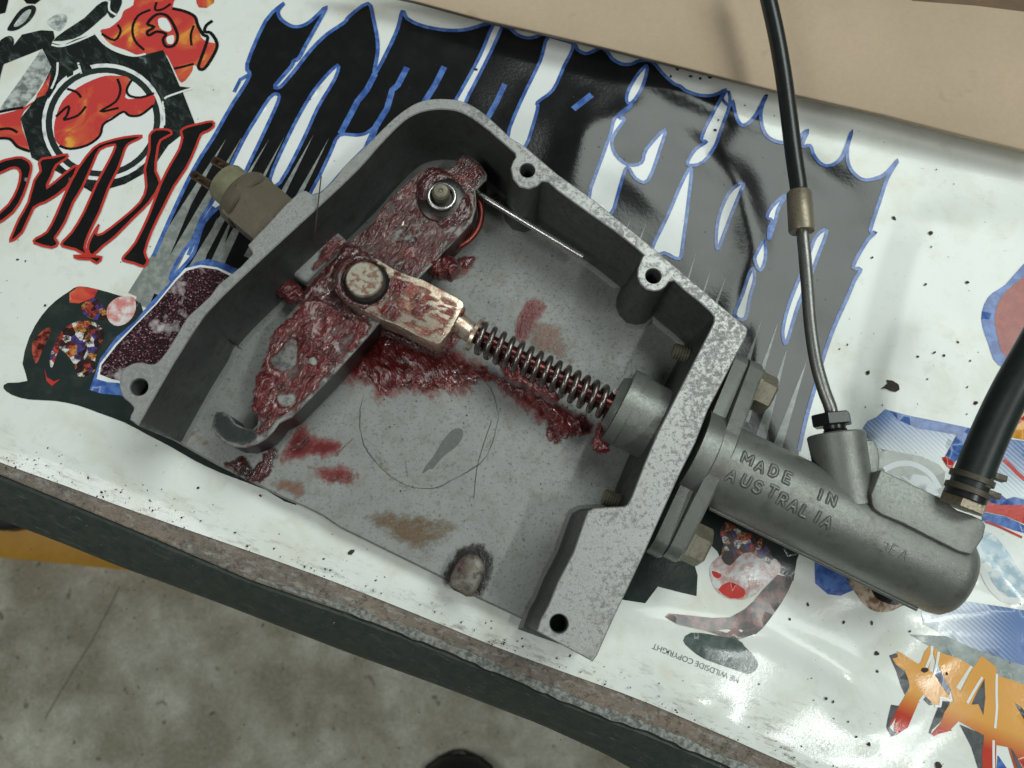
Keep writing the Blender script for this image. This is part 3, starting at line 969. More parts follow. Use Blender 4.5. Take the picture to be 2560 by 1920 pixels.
# --- black lettering with red edge (upside down)
LET = [px('c1', (1360, 775), (1372, 808), (1330, 840), (1290, 860), (1260, 940), (1200, 1080), (1120, 1200), (1060, 1320), (980, 1480), (930, 1620), (950, 1670), (925, 1712), (860, 1690), (790, 1672), (800, 1640), (870, 1560), (960, 1380), (1030, 1190), (1100, 1050), (1150, 960), (1170, 880), (1160, 838), (1200, 810), (1280, 790)),
       px('c1', (960, 868), (1000, 830), (1080, 830), (1100, 860), (1030, 900), (1010, 980), (1000, 1100), (1030, 1180), (960, 1300), (860, 1400), (740, 1520), (660, 1580), (590, 1640), (560, 1600), (580, 1530), (635, 1442), (615, 1500), (660, 1500), (780, 1410), (900, 1300), (940, 1200), (930, 1090), (960, 960)),
       px('c1', (910, 870), (890, 892), (830, 920), (800, 960), (760, 1080), (700, 1200), (640, 1360), (570, 1500), (540, 1590), (560, 1640), (480, 1600), (400, 1580), (400, 1550), (460, 1490), (540, 1360), (620, 1180), (700, 1030), (740, 940), (720, 930), (640, 960), (600, 1040), (530, 1200), (470, 1300), (420, 1420), (370, 1500), (350, 1530), (370, 1560), (330, 1590), (220, 1560), (230, 1530), (300, 1490), (360, 1380), (420, 1240), (500, 1080), (600, 950), (680, 910), (800, 880)),
       px('c1', (430, 990), (420, 1020), (360, 1060), (330, 1130), (300, 1210), (420, 1110), (500, 1060), (430, 1200), (290, 1300), (215, 1335), (140, 1490), (60, 1550), (80, 1490), (120, 1400), (180, 1300), (220, 1160), (260, 1100), (250, 1050), (270, 1020), (340, 1010)),
       px('c1', (-40, 1050), (100, 1010), (160, 1020), (200, 1060), (190, 1130), (150, 1250), (80, 1360), (-40, 1440), (-40, 1390), (50, 1310), (110, 1210), (130, 1120), (110, 1080), (60, 1080), (-40, 1120)),
       px('c1', (470, 1640), (560, 1645), (650, 1650), (620, 1690), (580, 1665), (500, 1660))]
for s in LET:
    decal('black_letter', smooth_line(xy(s), 2, True), M_BLACK, 4.4)
stroke('red_outline', [smooth_line(xy(s), 2, True) for s in LET], M_RED, 5, .95)

# --- right-hand artwork
g1, g2 = at(px('e4', (700, 420))[0]), at(px('e4', (760, 880))[0])
M_FADE = mat_print('blue_fade_ink', (.13, .21, .44), (.72, .77, .79), (g1[:2], g2[:2]), dust=.08)
decal('blue_fade', P('e4', 0, (480, 310), (560, 340), (640, 450), (900, 550), (1360, 640), (1210, 910), (1150, 1010), (900, 900), (380, 800), (180, 580), (260, 460), (370, 410)), M_FADE, 1)
decal('blue_band', P('e4', 0, (530, 328), (800, 400), (1200, 480), (1600, 565), (1500, 690), (1350, 630), (900, 560), (640, 450)), M_BLUE, 1.6)
decal('blue_band', P('e4', 0, (1370, 640), (1600, 560), (1500, 750), (1420, 900), (1350, 985), (1220, 920), (1300, 770)), M_BLUE, 2.0)
decal('red_band', P('e4', 0, (1180, 920), (1240, 910), (1350, 990), (1310, 1080), (1250, 1030)), M_RED, 2.4)
decal('grey_patch', P('e4', 0, (300, 790), (380, 800), (700, 862), (950, 912), (1150, 1010), (1230, 1100), (1200, 1500), (390, 1200)), mat_print('hose_shade_ink', (.43, .45, .42), (.50, .52, .49)), 1)  # shade of the hose painted in as a grey patch
stroke('blue_arc', [smooth_line(P('e4', 0, (470, 1075), (600, 1012), (760, 992), (900, 1035), (1050, 1140), (1160, 1310)), 4)], M_FADE, 2, 2.0, False)
decal('blue_patch', P('e4', 0, (680, 1160), (850, 1130), (1000, 1160), (1130, 1290), (1150, 1400), (1000, 1400), (800, 1250)), M_FADE, 1.6)
decal('orange_patch', P('e4', 0, (1900, 640), (2060, 670), (2280, 710), (2280, 250), (2150, 450)), mat_print('orange_ink', (.74, .36, .04), (.70, .30, .05)), 1)
decal('red_band', P('e4', 0, (2120, 480), (2280, 350), (2280, 420), (2160, 500)), M_RED, 1.8)
g3, g4 = at(px('e4', (2100, 700))[0]), at(px('e4', (2000, 1350))[0])
M_FADE2 = mat_print('blue_fade_ink', (.06, .13, .36), (.68, .75, .78), (g3[:2], g4[:2]), dust=.05)
decal('blue_fade', P('e4', 0, (1900, 660), (2060, 690), (2280, 720), (2280, 1450), (2090, 1415), (2000, 1440), (1850, 1345), (1700, 1400)), M_FADE2, 1.4)
stroke('red_line', [smooth_line(P('e4', 0, (1960, 950), (2060, 1040), (2150, 1130), (2280, 1240)), 4)], M_RED, 2.2, 1.6, False)
decal('blue_band', P('e4', 0, (1700, 1450), (1850, 1350), (1950, 1400), (2000, 1445), (2090, 1420), (2280, 1460), (2280, 1540), (1900, 1520), (1740, 1480)), M_BLUE, 2)
decal('red_band', P('e5', 0, (1650, 40), (1740, 60), (1900, 112), (2280, 110), (2280, 370), (1960, 240), (1700, 190)), M_RED, 2.4)
decal('blue_band', P('e5', 0, (1700, 200), (1960, 250), (2150, 330), (2280, 400), (2280, 480), (2100, 430), (1900, 360), (1700, 310)), M_BLUE, 2.2)
M_PALE = mat_print('pale_blue_ink', (.40, .53, .62), (.66, .74, .77), dust=.08)
decal('pale_disc', P('e5', 0, (1700, 400), (1900, 470), (2050, 620), (2150, 800), (2280, 960), (2280, 1250), (2050, 1280), (1900, 1180), (1750, 980), (1500, 800)), M_PALE, 1)
stroke('white_ring', [smooth_line(P('e5', 0, (1700, 400), (1800, 430), (1900, 490), (2050, 680), (2170, 880), (2260, 1000)), 4), smooth_line(P('e5', 0, (1560, 790), (1700, 950), (1780, 1100), (1880, 1230), (1980, 1300), (2260, 1330)), 4)], M_WHITEINK, 2, 2.2, False)
stroke('red_line', [smooth_line(P('e5', 0, (1740, 320), (1900, 380), (2050, 450), (2200, 520)), 4)], M_RED, 2.6, .8, False)
g5, g6 = at(px('e5', (2000, 1500))[0]), at(px('e5', (1150, 1480))[0])
M_FADE3 = mat_print('blue_fade_ink', (.16, .24, .46), (.70, .75, .78), (g5[:2], g6[:2]), dust=.08)
decal('blue_fade', P('d3', 0, (1560, 640), (1690, 570), (1760, 560), (2260, 640), (2260, 1000), (2080, 945), (1900, 880), (1720, 800), (1580, 720)), M_FADE3, 1.4)
decal('grey_patch', P('d3', 0, (1490, 790), (1720, 800), (1900, 880), (2080, 945), (2260, 1000), (2260, 1140), (2050, 1060), (1880, 990), (1680, 900)), mat_print('grey_green_ink', (.27, .31, .30), (.36, .40, .39)), 1.2)
decal('dark_blue_patch', P('d3', 0, (870, 250), (1130, 400), (1130, 500), (1040, 540), (960, 530), (880, 460)), M_BLUE, 1.4, 0)
decal('cream_ring', P('d3', 0, (1080, 380), (1480, 560), (1430, 610), (1340, 645), (1240, 630), (1150, 540)), mat_print('cream_ink', (.55, .45, .33), (.20, .10, .06)), 1.4, 3)
decal('ring_hole', P('d3', 0, (1250, 490), (1420, 570), (1390, 600), (1280, 560)), M_BLACK, 2, 3)
# red disc in a blue halo
decal('blue_halo', P('c6', 0, (2290, 30), (2100, 180), (1990, 260), (1945, 400), (1990, 560), (2060, 700), (2290, 700)), M_BLUE, 1, 3)
decal('red_disc', P('c6', 0, (2290, 130), (2120, 210), (2055, 300), (2032, 400), (2050, 520), (2100, 640), (2290, 640)), mat_print('warm_red_ink', (.27, .018, .012), (.32, .04, .02)), 1.8, 3)

# --- orange-to-red lettering bottom right
sh = mat_print('letter_shadow_ink', (.085, .09, .095), (.12, .125, .135))
for s in (((240, 250), (330, 220), (360, 270), (300, 300), (330, 370), (440, 450), (490, 570), (480, 660), (420, 740), (380, 640), (330, 450)), ((230, 860), (350, 880), (250, 1100), (230, 1160), (330, 1240), (250, 1270), (190, 1150)),
          ((880, 820), (1000, 830), (920, 980), (860, 1090), (760, 1180), (740, 1230), (715, 1220), (780, 1050)), ((660, 800), (700, 760), (780, 870), (740, 880)), ((1100, 1110), (1410, 1240), (1390, 1500), (1420, 1700), (1350, 1700), (1250, 1400))):
    decal('letter_shadow', P('e6', 0, *s), sh, 1)
ga, gb = at(px('e6', (800, 820))[0]), at(px('e6', (720, 1120))[0])
M_ORANGE = mat_print('orange_red_ink', (.72, .36, .09), (.50, .055, .035), (ga[:2], gb[:2]), dust=.12, dots=False)
decal('orange_letter', P('e6', 0, (340, 195), (400, 220), (610, 360), (640, 330), (690, 200), (770, 110), (770, 250), (735, 430), (800, 490), (900, 640), (990, 760), (1005, 800), (890, 770), (860, 880), (790, 860), (680, 750), (600, 830), (520, 1000), (460, 1150), (330, 1240), (285, 1190), (310, 1010), (250, 1130), (238, 1100), (330, 880), (430, 740), (490, 660), (480, 560), (430, 430), (330, 370), (280, 290), (350, 270)), M_ORANGE, 2)
decal('orange_letter', P('e6', 0, (870, 210), (1090, 280), (1250, 370), (1075, 645), (1130, 700), (1250, 450), (1390, 250), (1570, 390), (1600, 500), (1960, 625), (1960, 1720), (1820, 1720), (1720, 1400), (1570, 1370), (1560, 1720), (1400, 1720), (1385, 1500), (1410, 1250), (1110, 1080), (990, 1190), (830, 1230), (780, 1260), (750, 1230), (870, 1100), (920, 960), (1000, 850), (1040, 820), (1010, 690), (940, 560), (870, 420), (835, 310)), M_ORANGE, 2)
decal('orange_letter', P('e6', 0, (790, 210), (825, 140), (858, 190), (850, 290), (820, 330)), M_ORANGE, 2)
decal('letter_gap', P('e6', 0, (1430, 540), (1440, 780), (1405, 1000), (1350, 860), (1260, 865), (1340, 700)), sh, 2.6)
decal('letter_gap', P('e6', 0, (1800, 840), (1880, 890), (1960, 1000), (1960, 1120), (1850, 940)), sh, 2.6)
decal('letter_gap', P('e6', 0, (1740, 1400), (1790, 1450), (1940, 1720), (1850, 1720)), sh, 2.6)
decal('letter_gap', P('e6', 0, (1590, 1500), (1740, 1720), (1570, 1720)), M_BLUE, 2.6)
decal('letter_gap', P('e6', 0, (800, 490), (830, 400), (880, 450), (1000, 680), (990, 750), (900, 640)), mat_print('dusky_blue_ink', (.20, .24, .34)), 2.6)
stroke('white_edge', [P('e6', 0, (1210, 845), (1400, 520)), P('e6', 0, (1585, 480), (1580, 900), (1550, 1160)), P('e6', 0, (1530, 1310), (1535, 1700)), P('e6', 0, (700, 400), (770, 240), (780, 130)), P('e6', 0, (795, 490), (830, 350), (860, 200)), P('e6', 0, (1100, 1085), (1000, 1185)), P('e6', 0, (610, 830), (675, 750)), P('e6', 0, (800, 885), (870, 885), (885, 775), (1000, 815))], M_WHITEINK, 3.2, .85, False)

# --- right-hand fireball with grey hoop
decal('black_shadow', P('e2', 0, (700, 300), (1100, 430), (2230, 1000), (2190, 1100), (2150, 1370), (1950, 1250), (1700, 1150), (1450, 1160), (1250, 1180), (1180, 1000), (1050, 880), (880, 1130), (930, 1300), (920, 1560), (700, 1510), (430, 1440), (270, 1650), (-300, 1560), (0, 700)), M_DARKINK, 1)  # printed shape, also holds painted shade beside the casting's right wall
HO = px('e2', (2150, 1340), (2080, 1500), (1990, 1650)) + px('e3', (1850, 200), (1690, 385), (1600, 465), (1340, 550), (1100, 490), (900, 420), (500, 330), (340, 230), (400, 185), (700, 215), (1000, 250), (1250, 240), (1450, 130)) + px('e2', (1640, 1620), (1760, 1480), (1950, 1290))
decal('grey_hoop', xy(HO), mat_print('hoop_ink', (.16, .155, .155), (.34, .22, .21)), 1.4)
decal('fireball', P('e2', 0, (1080, 1200), (1250, 1020), (1400, 900), (1700, 1020), (1930, 1100), (1980, 1250), (1780, 1420), (1600, 1580), (1350, 1600), (1150, 1470)), mat_print('pale_fire_ink', (.62, .62, .62), (.50, .30, .28)), 1.8, 3)
decal('flame_patch', P('e2', 0, (1190, 1480), (1330, 1380), (1520, 1470), (1510, 1570), (1350, 1590)), M_RED, 2.4, 2)
decal('flame_patch', P('e2', 0, (1110, 1240), (1230, 1290), (1190, 1340), (1130, 1310)), M_RED, 2.4, 2)
decal('flame_patch', P('e2', 0, (1200, 740), (1300, 620), (1500, 760), (1700, 800), (1900, 1100), (1820, 1160), (1600, 1010), (1450, 1060), (1330, 1180), (1220, 1080), (1250, 900)), M_FIRE, 2.4, 2)
decal('dark_prong', P('e3', 0, (1350, 550), (1450, 640), (1580, 770), (1652, 900), (1600, 990), (1500, 1030), (1300, 960), (900, 820), (700, 680), (600, 560), (700, 450), (1000, 480)), mat_print('prong_ink', (.075, .10, .095), (.12, .15, .145)), 1, 2)

# --- small upside-down print near the hem
def print_text(s, a, b, mat, layer):
    """text upside down, reading from photo pixel a (its start) to b"""
    c = bpy.data.curves.new('print', 'FONT')
    c.body = s
    o = bpy.data.objects.new('print', c)
    me = bpy.data.meshes.new_from_object(o)
    bpy.data.objects.remove(o)
    co = np.array([v.co[:2] for v in me.vertices])
    fa = [tuple(p.vertices) for p in me.polygons]
    A, B = np.array(at(a)[:2]), np.array(at(b)[:2])
    u = (B - A)
    k = np.linalg.norm(u) / (co[:, 0].max() - co[:, 0].min())
    u /= np.linalg.norm(u)
    v = np.array((-u[1], u[0]))
    q = A + (co[:, :1] - co[:, 0].min()) * k * u + co[:, 1:] * k * v
    bpy.data.meshes.remove(me)
    return new_obj('small_print', [(x, y, max(banner_z(x, y), -2.4) + .1 + .07 * layer) for x, y in q], fa, mat, banner, smooth=0)


M_FINE = mat_print('fine_print_ink', (.22, .24, .24), dust=.3)
print_text('ME WILDSIDE COPYRIGHT', px('e3', (1390, 1085))[0], px('e3', (190, 600))[0], M_FINE, 2)

# ------------------------------------------------------------------ cardboard and the batten behind it
cz = 11.0
cb = P('p', cz, (780, -60), (908, -28), (1044, 2), (1211, 47), (1375, 84), (1519, 118), (1710, 166), (1933, 222), (2205, 283), (2439, 343), (2640, 392), (2700, 40), (2560, 27), (2439, 12), (2283, 0), (2150, -60))
card = prism('cardboard_sheet', resample(cb, 12), cz - 2.2, cz, M_CARD, None, ch=.5)
tag(card, 'plain brown cardboard sheet lying across the far edge of the banner', 'cardboard')
bt = P('p', 4, (1900, -80), (2283, 40), (2560, 80), (2860, 110), (2860, -300), (1900, -420))
bat = prism('wooden_board', bt, -2.8, 4.0, mat_plain('dark_wood', (.16, .085, .03), .6, 0, .4, .05), None, ch=1)
tag(bat, 'dark brown wooden board just showing past the cardboard corner', 'board')

# ------------------------------------------------------------------ the brake actuator
ACT = thing('brake_actuator', 'open grey metal brake casting with red greasy lever, spring and finned cylinder marked MADE IN AUSTRALIA', 'brake actuator', (*at((1000, 900), 0)[:2], 0))
ACT['label'] = 'open grey metal casting with red greasy lever and spring, cylinder marked MADE IN AUSTRALIA'
ZR, ZB = 40.0, 6.0     # rim and inner floor heights
outer = smooth_line(P('d5', ZR, (262, 897), (205, 855)), 1) + smooth_line(P('d5', ZR, (212, 820), (232, 775), (200, 735), (160, 700), (137, 645), (135, 580), (155, 515), (215, 470), (280, 458), (340, 470), (385, 465), (430, 420), (480, 350), (530, 270), (600, 150), (680, 75), (760, 0)), 3) \
    + P('d4', ZR, (130, 1300), (285, 1175), (362, 1092), (358, 1075), (330, 1030), (400, 955), (450, 905), (600, 740), (690, 660), (730, 652)) \
    + smooth_line(P('d4', ZR, (770, 675), (800, 674), (850, 650), (930, 570), (1000, 480), (1150, 340), (1300, 190), (1400, 105), (1500, 45), (1600, 20), (1700, 18), (1800, 30), (1900, 75), (2000, 150), (2150, 290)), 3) \
    + P('c2', ZR, (1190, 940), (1300, 1035), (1400, 1120), (1640, 1290), (1750, 1380), (1900, 1500), (2040, 1615)) \
    + P('c6', ZR, (0, 92), (150, 220), (240, 300), (350, 390), (415, 442), (435, 470), (428, 515), (370, 620), (300, 760), (180, 990), (100, 1200), (0, 1400)) \
    + P('d2', ZR, (2075, 0), (1950, 280), (1880, 430), (1780, 640), (1720, 770), (1655, 920), (1625, 962))
inner = P('d2', ZR, (1265, 768), (1290, 690), (1340, 600), (1400, 450), (1500, 260)) \
    + P('p', ZR, (1464, 1292), (1470, 1278), (1485, 1270), (1530, 1267), (1560, 1266), (1570, 1260), (1580, 1240), (1612, 1157), (1645, 1080), (1698, 976), (1775, 826)) \
    + P('c6', ZR, (218, 425), (220, 390), (200, 362), (120, 290), (30, 220)) \
    + P('c5', ZR, (2150, 158), (2115, 165), (2095, 195), (2060, 220), (2020, 226), (1970, 215), (1930, 175), (1912, 130), (1915, 80), (1935, 30), (1945, 5)) \
    + P('c2', ZR, (1955, 1640), (1900, 1590), (1760, 1480), (1600, 1370), (1400, 1225), (1340, 1170), (1300, 1165), (1270, 1195), (1215, 1215), (1155, 1200), (1112, 1150), (1097, 1080), (1112, 1035), (1130, 1010), (1125, 985)) \
    + smooth_line(P('d4', ZR, (2000, 240), (1900, 165), (1800, 110), (1700, 92), (1600, 95), (1500, 120), (1400, 180), (1250, 330), (1100, 500), (870, 720), (500, 1060), (150, 1390), (0, 1560)), 3) \
    + P('d5', ZR, (715, 150), (640, 260), (500, 480), (420, 620), (340, 760), (285, 858), (268, 888))
rim_loop = outer + inner
if area2(rim_loop) < 0:
    rim_loop = rim_loop[::-1]
    is_in = [False] * len(outer) + [True] * len(inner)
    is_in = is_in[::-1]
else:
    is_in = [False] * len(outer) + [True] * len(inner)


def clean(loop, flags, d=.25):
    L, Fl = [loop[0]], [flags[0]]
    for p, f in zip(loop[1:], flags[1:]):
        if math.dist(p, L[-1]) > d:
            L.append(p)
            Fl.append(f)
    return L, Fl


rim_loop, is_in = clean(rim_loop, is_in)
HOLES = [(P('d5', ZR, (270, 628))[0], 2.95), (P('c2', ZR, (1205, 1095))[0], 2.75), (P('c5', ZR, (2015, 128))[0], 2.8), (P('d2', ZR, (1408, 718))[0], 3.0)]


def housing():
    nn = normals2(rim_loop)
    R = np.array(rim_loop)
    fi = np.array(is_in, float)
    # the last inner points next to the open side keep their place
    k = np.array([0 if not f else 1 for f in is_in], float)
    V, F, M = [], [], []

    def put(p, z):
        s = len(V)
        V.extend([(a, b, c) for (a, b), c in zip(p, z)])
        return s
    n = len(R)
    zi, zo = [ZR - .35, 14, 10, 7.4, ZB], [ZR - .35, 30, 20, 10, .3]
    off = [0, .7, 1.0, 1.9, 3.4]
    starts = []
    top = np.array(inset(rim_loop, .35))
    starts.append(put(top, [ZR] * n))
    for a, b, o in zip(zi, zo, off):
        starts.append(put(R - nn * (o * k)[:, None], np.where(fi > 0, a, b)))
    for j, (a, b) in enumerate(zip(starts[:-1], starts[1:])):
        for i in range(n):
            F.append((b + i, b + (i + 1) % n, a + (i + 1) % n, a + i))
            if j == 0:
                M.append(0)
            else:
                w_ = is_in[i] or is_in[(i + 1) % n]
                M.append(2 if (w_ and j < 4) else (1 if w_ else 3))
    hl = [circle(c, r, 28) for c, r in HOLES]
    v, f = fill([[tuple(p) for p in top]] + hl)
    s = put(v, [ZR] * len(v))
    F.extend([tuple(s + i for i in t) for t in f])
    M.extend([0] * len(f))
    for h in hl:
        m = len(h)
        c = np.mean(h, 0)
        r0 = np.array(h)
        a = put(r0, [ZR] * m)
        b = put(c + (r0 - c) * .9, [ZR - .5] * m)
        d = put(c + (r0 - c) * .9, [ZR - 16] * m)
        for q, w in ((a, b), (b, d)):
            for i in range(m):
                F.append((q + (i + 1) % m, q + i, w + i, w + (i + 1) % m))
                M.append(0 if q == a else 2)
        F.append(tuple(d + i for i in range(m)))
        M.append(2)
    # floor plate
    lower = smooth_line(P('d2', ZB, (1240, 735), (1190, 700), (1000, 610), (850, 540), (700, 450), (500, 350), (300, 252), (150, 178), (0, 105)), 2) + smooth_line(P('d5', ZB, (1540, 1525), (1400, 1455), (1250, 1392), (1050, 1290), (800, 1165), (510, 1000), (400, 930), (300, 880)), 2)
    fo = [tuple(p) for p in inset(ccw(rim_loop), .6)]
    oo = inset(ccw(outer + [inner[0]] + [inner[-1]]), .0)
    plate = outer[2:] + P('d2', ZB, (1560, 900)) + lower
    plate = ccw(plate)
    pi = inset(plate, .7)
    v, f = fill([pi], 6)
    # gentle unevenness and a shallow step along the open side
    zz = [ZB + .10 * mnoise.noise(Vector((a * .2, b * .2, 0))) for a, b in v]
    s = put(v, zz)
    F.extend([tuple(s + i for i in t) for t in f])
    M.extend([1] * len(f))
    a = put(pi, [ZB] * len(pi))
    b = put(plate, [ZB - .8] * len(plate))
    d = put(plate, [.4] * len(plate))
    m = len(plate)
    for q, w in ((b, a), (d, b)):
        for i in range(m):
            F.append((q + i, q + (i + 1) % m, w + (i + 1) % m, w + i))
            M.append(1)
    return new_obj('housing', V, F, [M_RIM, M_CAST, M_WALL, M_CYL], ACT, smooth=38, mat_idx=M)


hous = housing()
hous['label'] = 'open cast metal housing with bright worn rim and dark inner walls'
zfloor = lambda x, y: ZB + .12
V, F = ribbon_mesh([(p[0] + .35 * mnoise.noise(Vector((p[0] * .6, p[1] * .6, 3))), p[1] + .35 * mnoise.noise(Vector((p[0] * .6, p[1] * .6, 8)))) for p in resample(smooth_line(P('c5', ZB, (150, 900), (125, 1050), (150, 1200), (220, 1310), (330, 1420), (460, 1485), (620, 1490), (720, 1440), (850, 1370), (940, 1290), (1000, 1130), (1015, 1010), (980, 880), (930, 800), (860, 730)), 4), 1.2, False)],
                   .42, zfloor, False, 1.0, .03, taper=lambda t: .10 + .34 * abs(math.sin(t * 23)) * abs(math.sin(t * 7.3 + .4)))
new_obj('casting_mark', V, F, mat_plain('faint_mark', (.10, .095, .085), .8), hous, smooth=0)
V, F = ribbon_mesh(smooth_line(P('c5', ZB, (975, 1060), (920, 1220), (880, 1370), (860, 1560)), 4), .22, zfloor, False, 2, .03)
new_obj('scratch', V, F, M_CRACK, hous, smooth=0)
v, f = fill([ccw(smooth_line(P('c5', ZB, (790, 1120), (782, 1180), (740, 1232), (680, 1275), (640, 1315), (600, 1365), (575, 1370), (530, 1397), (555, 1345), (600, 1290), (640, 1220), (690, 1150), (740, 1110)), 4, True))])
new_obj('scuff_mark', [(a, b, ZB + .14) for a, b in v], f, mat_plain('bare_grey', (.145, .15, .145), .45, .3, .3, .5), hous, smooth=0)
for ln in (((640, 1170), (700, 1120)), ((-20, 1270), (80, 1180)), ((420, 1320), (435, 1420)), ((100, 1240), (230, 990))):
    V, F = ribbon_mesh(P('c5', ZB, *ln), .3, zfloor, False, 2, .04)
    if ln[0][0] != 640 and ln[0][0] != 100:
        new_obj('scratch', V, F, M_WIRE, hous, smooth=0)

# lumps of the casting inside the box
box('switch_boss', P('d4', 15, (850, 840), (1020, 1000), (740, 1300), (530, 1160), (430, 1130), (800, 760)), 4, 15, M_CAST, hous, 1.5)
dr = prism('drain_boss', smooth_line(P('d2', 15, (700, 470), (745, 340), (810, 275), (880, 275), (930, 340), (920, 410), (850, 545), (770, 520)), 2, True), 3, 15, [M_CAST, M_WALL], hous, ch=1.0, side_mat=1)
dr.data.materials[0] = mat_metal('grimy_boss', (.17, .15, .125), .45, .3, .8, sc=.35, lo=.46, hi=.6, spot_col=(.03, .025, .02), tint=(.14, .06, .04))

# --- pressure switch on the left wall
SW = at(px('d4', (480, 850))[0], 19)
SWa = (at(px('c1', (1440, 1160))[0], 19) - SW).normalized()
psw = thing('pressure_switch', '', 'x', SW)
for k in ('label', 'category'):
    del psw[k]
psw.parent = ACT
psw.matrix_parent_inverse = world_of(ACT).inverted()
L1 = (at(px('d4', (285, 690))[0], 19) - SW).dot(SWa)
L2 = (at(px('c1', (1440, 1160))[0], 19) - SW).dot(SWa)
revolve('hex_body', SW, SWa, [(-6, 11.2), (L1 - 2.0, 11.2), (L1 - .6, 10.4)], M_SWITCH, psw, hexa=True, smooth=20, phase=math.radians(30))
revolve('collar', SW, SWa, [(L1 - 5.5, 10.2), (L1 - 4.8, 10.9), (L1 - .6, 10.5), (L1 + .4, 9.9), (L1 + .9, 9.0), (L1 + 1.0, 8.0)], M_SWITCH, psw)
revolve('plastic_nose', SW, SWa, [(L1, 7.6), (L2 - 1.2, 7.4), (L2 - .3, 6.9), (L2, 5.8)], M_PLASTIC, psw)
for fr_, a, b in (('c1', (1500, 1100), (1375, 1030)), ('c1', (1370, 1205), (1240, 1120))):
    A, B = at(px(fr_, a)[0], 20), at(px(fr_, b)[0], 20)
    d = (B - A).normalized()
    side = Vector((-d.y, d.x, 0)) * 1.55
    A = A - d * 4
    hole = circle((B - d * 2.6)[:2], .7, 12)
    prism('terminal', [tuple((A + side)[:2]), tuple((A - side)[:2]), tuple((B - side)[:2]), tuple((B - side * .5 + d * .7)[:2]), tuple((B + side * .5 + d * .7)[:2]), tuple((B + side)[:2])], 19.6, 20.5, M_BLADE, psw, ch=.1, holes=[hole], hole_depth=.6)

# --- lever
ZL = 24.0
lev = P('d5', ZL, (800, 800), (850, 797), (900, 830), (935, 880), (985, 905), (1045, 925), (1085, 890), (1095, 835), (1065, 765), (1115, 560), (1135, 470), (1165, 340), (1210, 240), (1300, 130), (1400, 20)) \
    + P('d4', ZL, (740, 1300), (880, 1150), (1015, 1010), (1180, 885), (1250, 765), (1350, 660), (1450, 565), (1530, 520), (1630, 505), (1725, 505)) \
    + P('d4', ZL, (1760, 465), (1820, 405), (1870, 412), (1935, 465), (1985, 540), (1980, 580), (1905, 650), (1912, 760), (1880, 870), (1790, 970), (1690, 1070), (1600, 1170), (1480, 1290)) \
    + P('d5', ZL, (2060, 40), (1935, 185), (1800, 340), (1600, 560), (1440, 725), (1330, 835), (1240, 880), (1200, 935), (1150, 985), (1090, 1022), (1010, 1050), (930, 1045), (855, 1012), (795, 960), (768, 890))
lever = prism('pivot_lever', lev, 9.5, ZL, [M_LEVER, mat_plain('shaded_black_edge', (.018, .016, .015), .35, .2, .4)], ACT, ch=.5, top_mat=0, side_mat=1)  # sides near black: the shade under the lever's edge put into the colour
lever['label'] = 'flat crank lever with hooked end, smeared with red grease'
# pressed step across the lever
V, F = ribbon_mesh(P('d4', ZL, (1250, 835), (1330, 865), (1440, 895)), 1.5, lambda x, y: ZL, False, 1, .1)
new_obj('pressed_step', [(x, y, z + (.5 if i % 2 else .1)) for i, (x, y, z) in enumerate(V)], F, M_STEEL, lever, smooth=0)
# pivot bolt
pv = at(px('d4', (1665, 655))[0], 30)
pb = revolve('pivot_bolt', (pv.x, pv.y, 6), (0, 0, 1), [(0, 4.5), (19, 4.5), (19.2, 3.1), (23.4, 3.1), (24.2, 2.4), (24.3, 0.9), (23.8, .5)], M_BOLT, ACT)
revolve('washer', (pv.x + .2, pv.y - .9, 24), (0, 0, 1), [(0, 8.6), (1.4, 8.4), (2.4, 6.4), (2.5, 4.8)], M_DARKSTEEL, pb)
tp = [(pv.x + .2 + 4.6 * math.cos(a), pv.y - .9 + 4.6 * math.sin(a), 27.3) for a in np.linspace(0, 2 * math.pi, 40)]
tube('snap_ring', tp, .75, M_WIRE, pb, n=10, sub=1)
# torsion spring round the pivot and its leg
tc = at(px('d4', (1690, 815))[0], 14)
pts = [(tc.x + 13.4 * math.cos(a), tc.y + 13.4 * math.sin(a), 15.5 - 5 * k / 60) for k, a in enumerate(np.linspace(math.radians(70), math.radians(-330), 61))]
ts = tube('torsion_spring', pts, 1.25, mat_metal('red_wire', (.24, .05, .04), .25, .6, .5, sc=.4, spot_col=(.06, .012, .01)), ACT, n=12, sub=2)
leg = [at(px('c2', (860, 1228))[0], 17), at(px('c2', (1565, 1652))[0], 17)]
tube('spring_leg', leg, 1.25, M_WIRE, ts, n=14, sub=1)

# --- clevis with its pin
ZK = 31.0
clv = smooth_line(P('d6', ZK, (170, 560), (150, 420), (220, 270), (360, 190), (520, 180), (640, 215)), 3) + P('d6', ZK, (820, 325), (1000, 400), (1130, 435), (1530, 645), (1575, 680), (1590, 730), (1500, 890), (1430, 1020), (1330, 1140), (1290, 1150), (1120, 1080), (870, 945), (690, 880), (300, 680))
clevis = box('clevis', clv, 19, ZK, M_STEEL, ACT, 1.1)
clevis['label'] = 'bright steel clevis block speckled with red grease'
pc = at(px('d4', (1135, 1265))[0], 34.3)
pin = revolve('clevis_pin', (pc.x, pc.y, 8), (0, 0, 1), [(0, 5), (24, 5), (24.2, 6.15), (26.0, 6.15), (26.5, 5.7)], mat_metal('pin_steel', (.52, .48, .40), .4, .6, .95, sc=.33, lo=.47, hi=.55, spot_col=(.24, .10, .055)), ACT)
revolve('retaining_ring', (pc.x + .3, pc.y - .4, ZK - .5), (0, 0, 1), [(0, 7.9), (1.2, 7.6), (2.0, 6.8), (2.0, 6.2)], M_DARKSTEEL, pin)

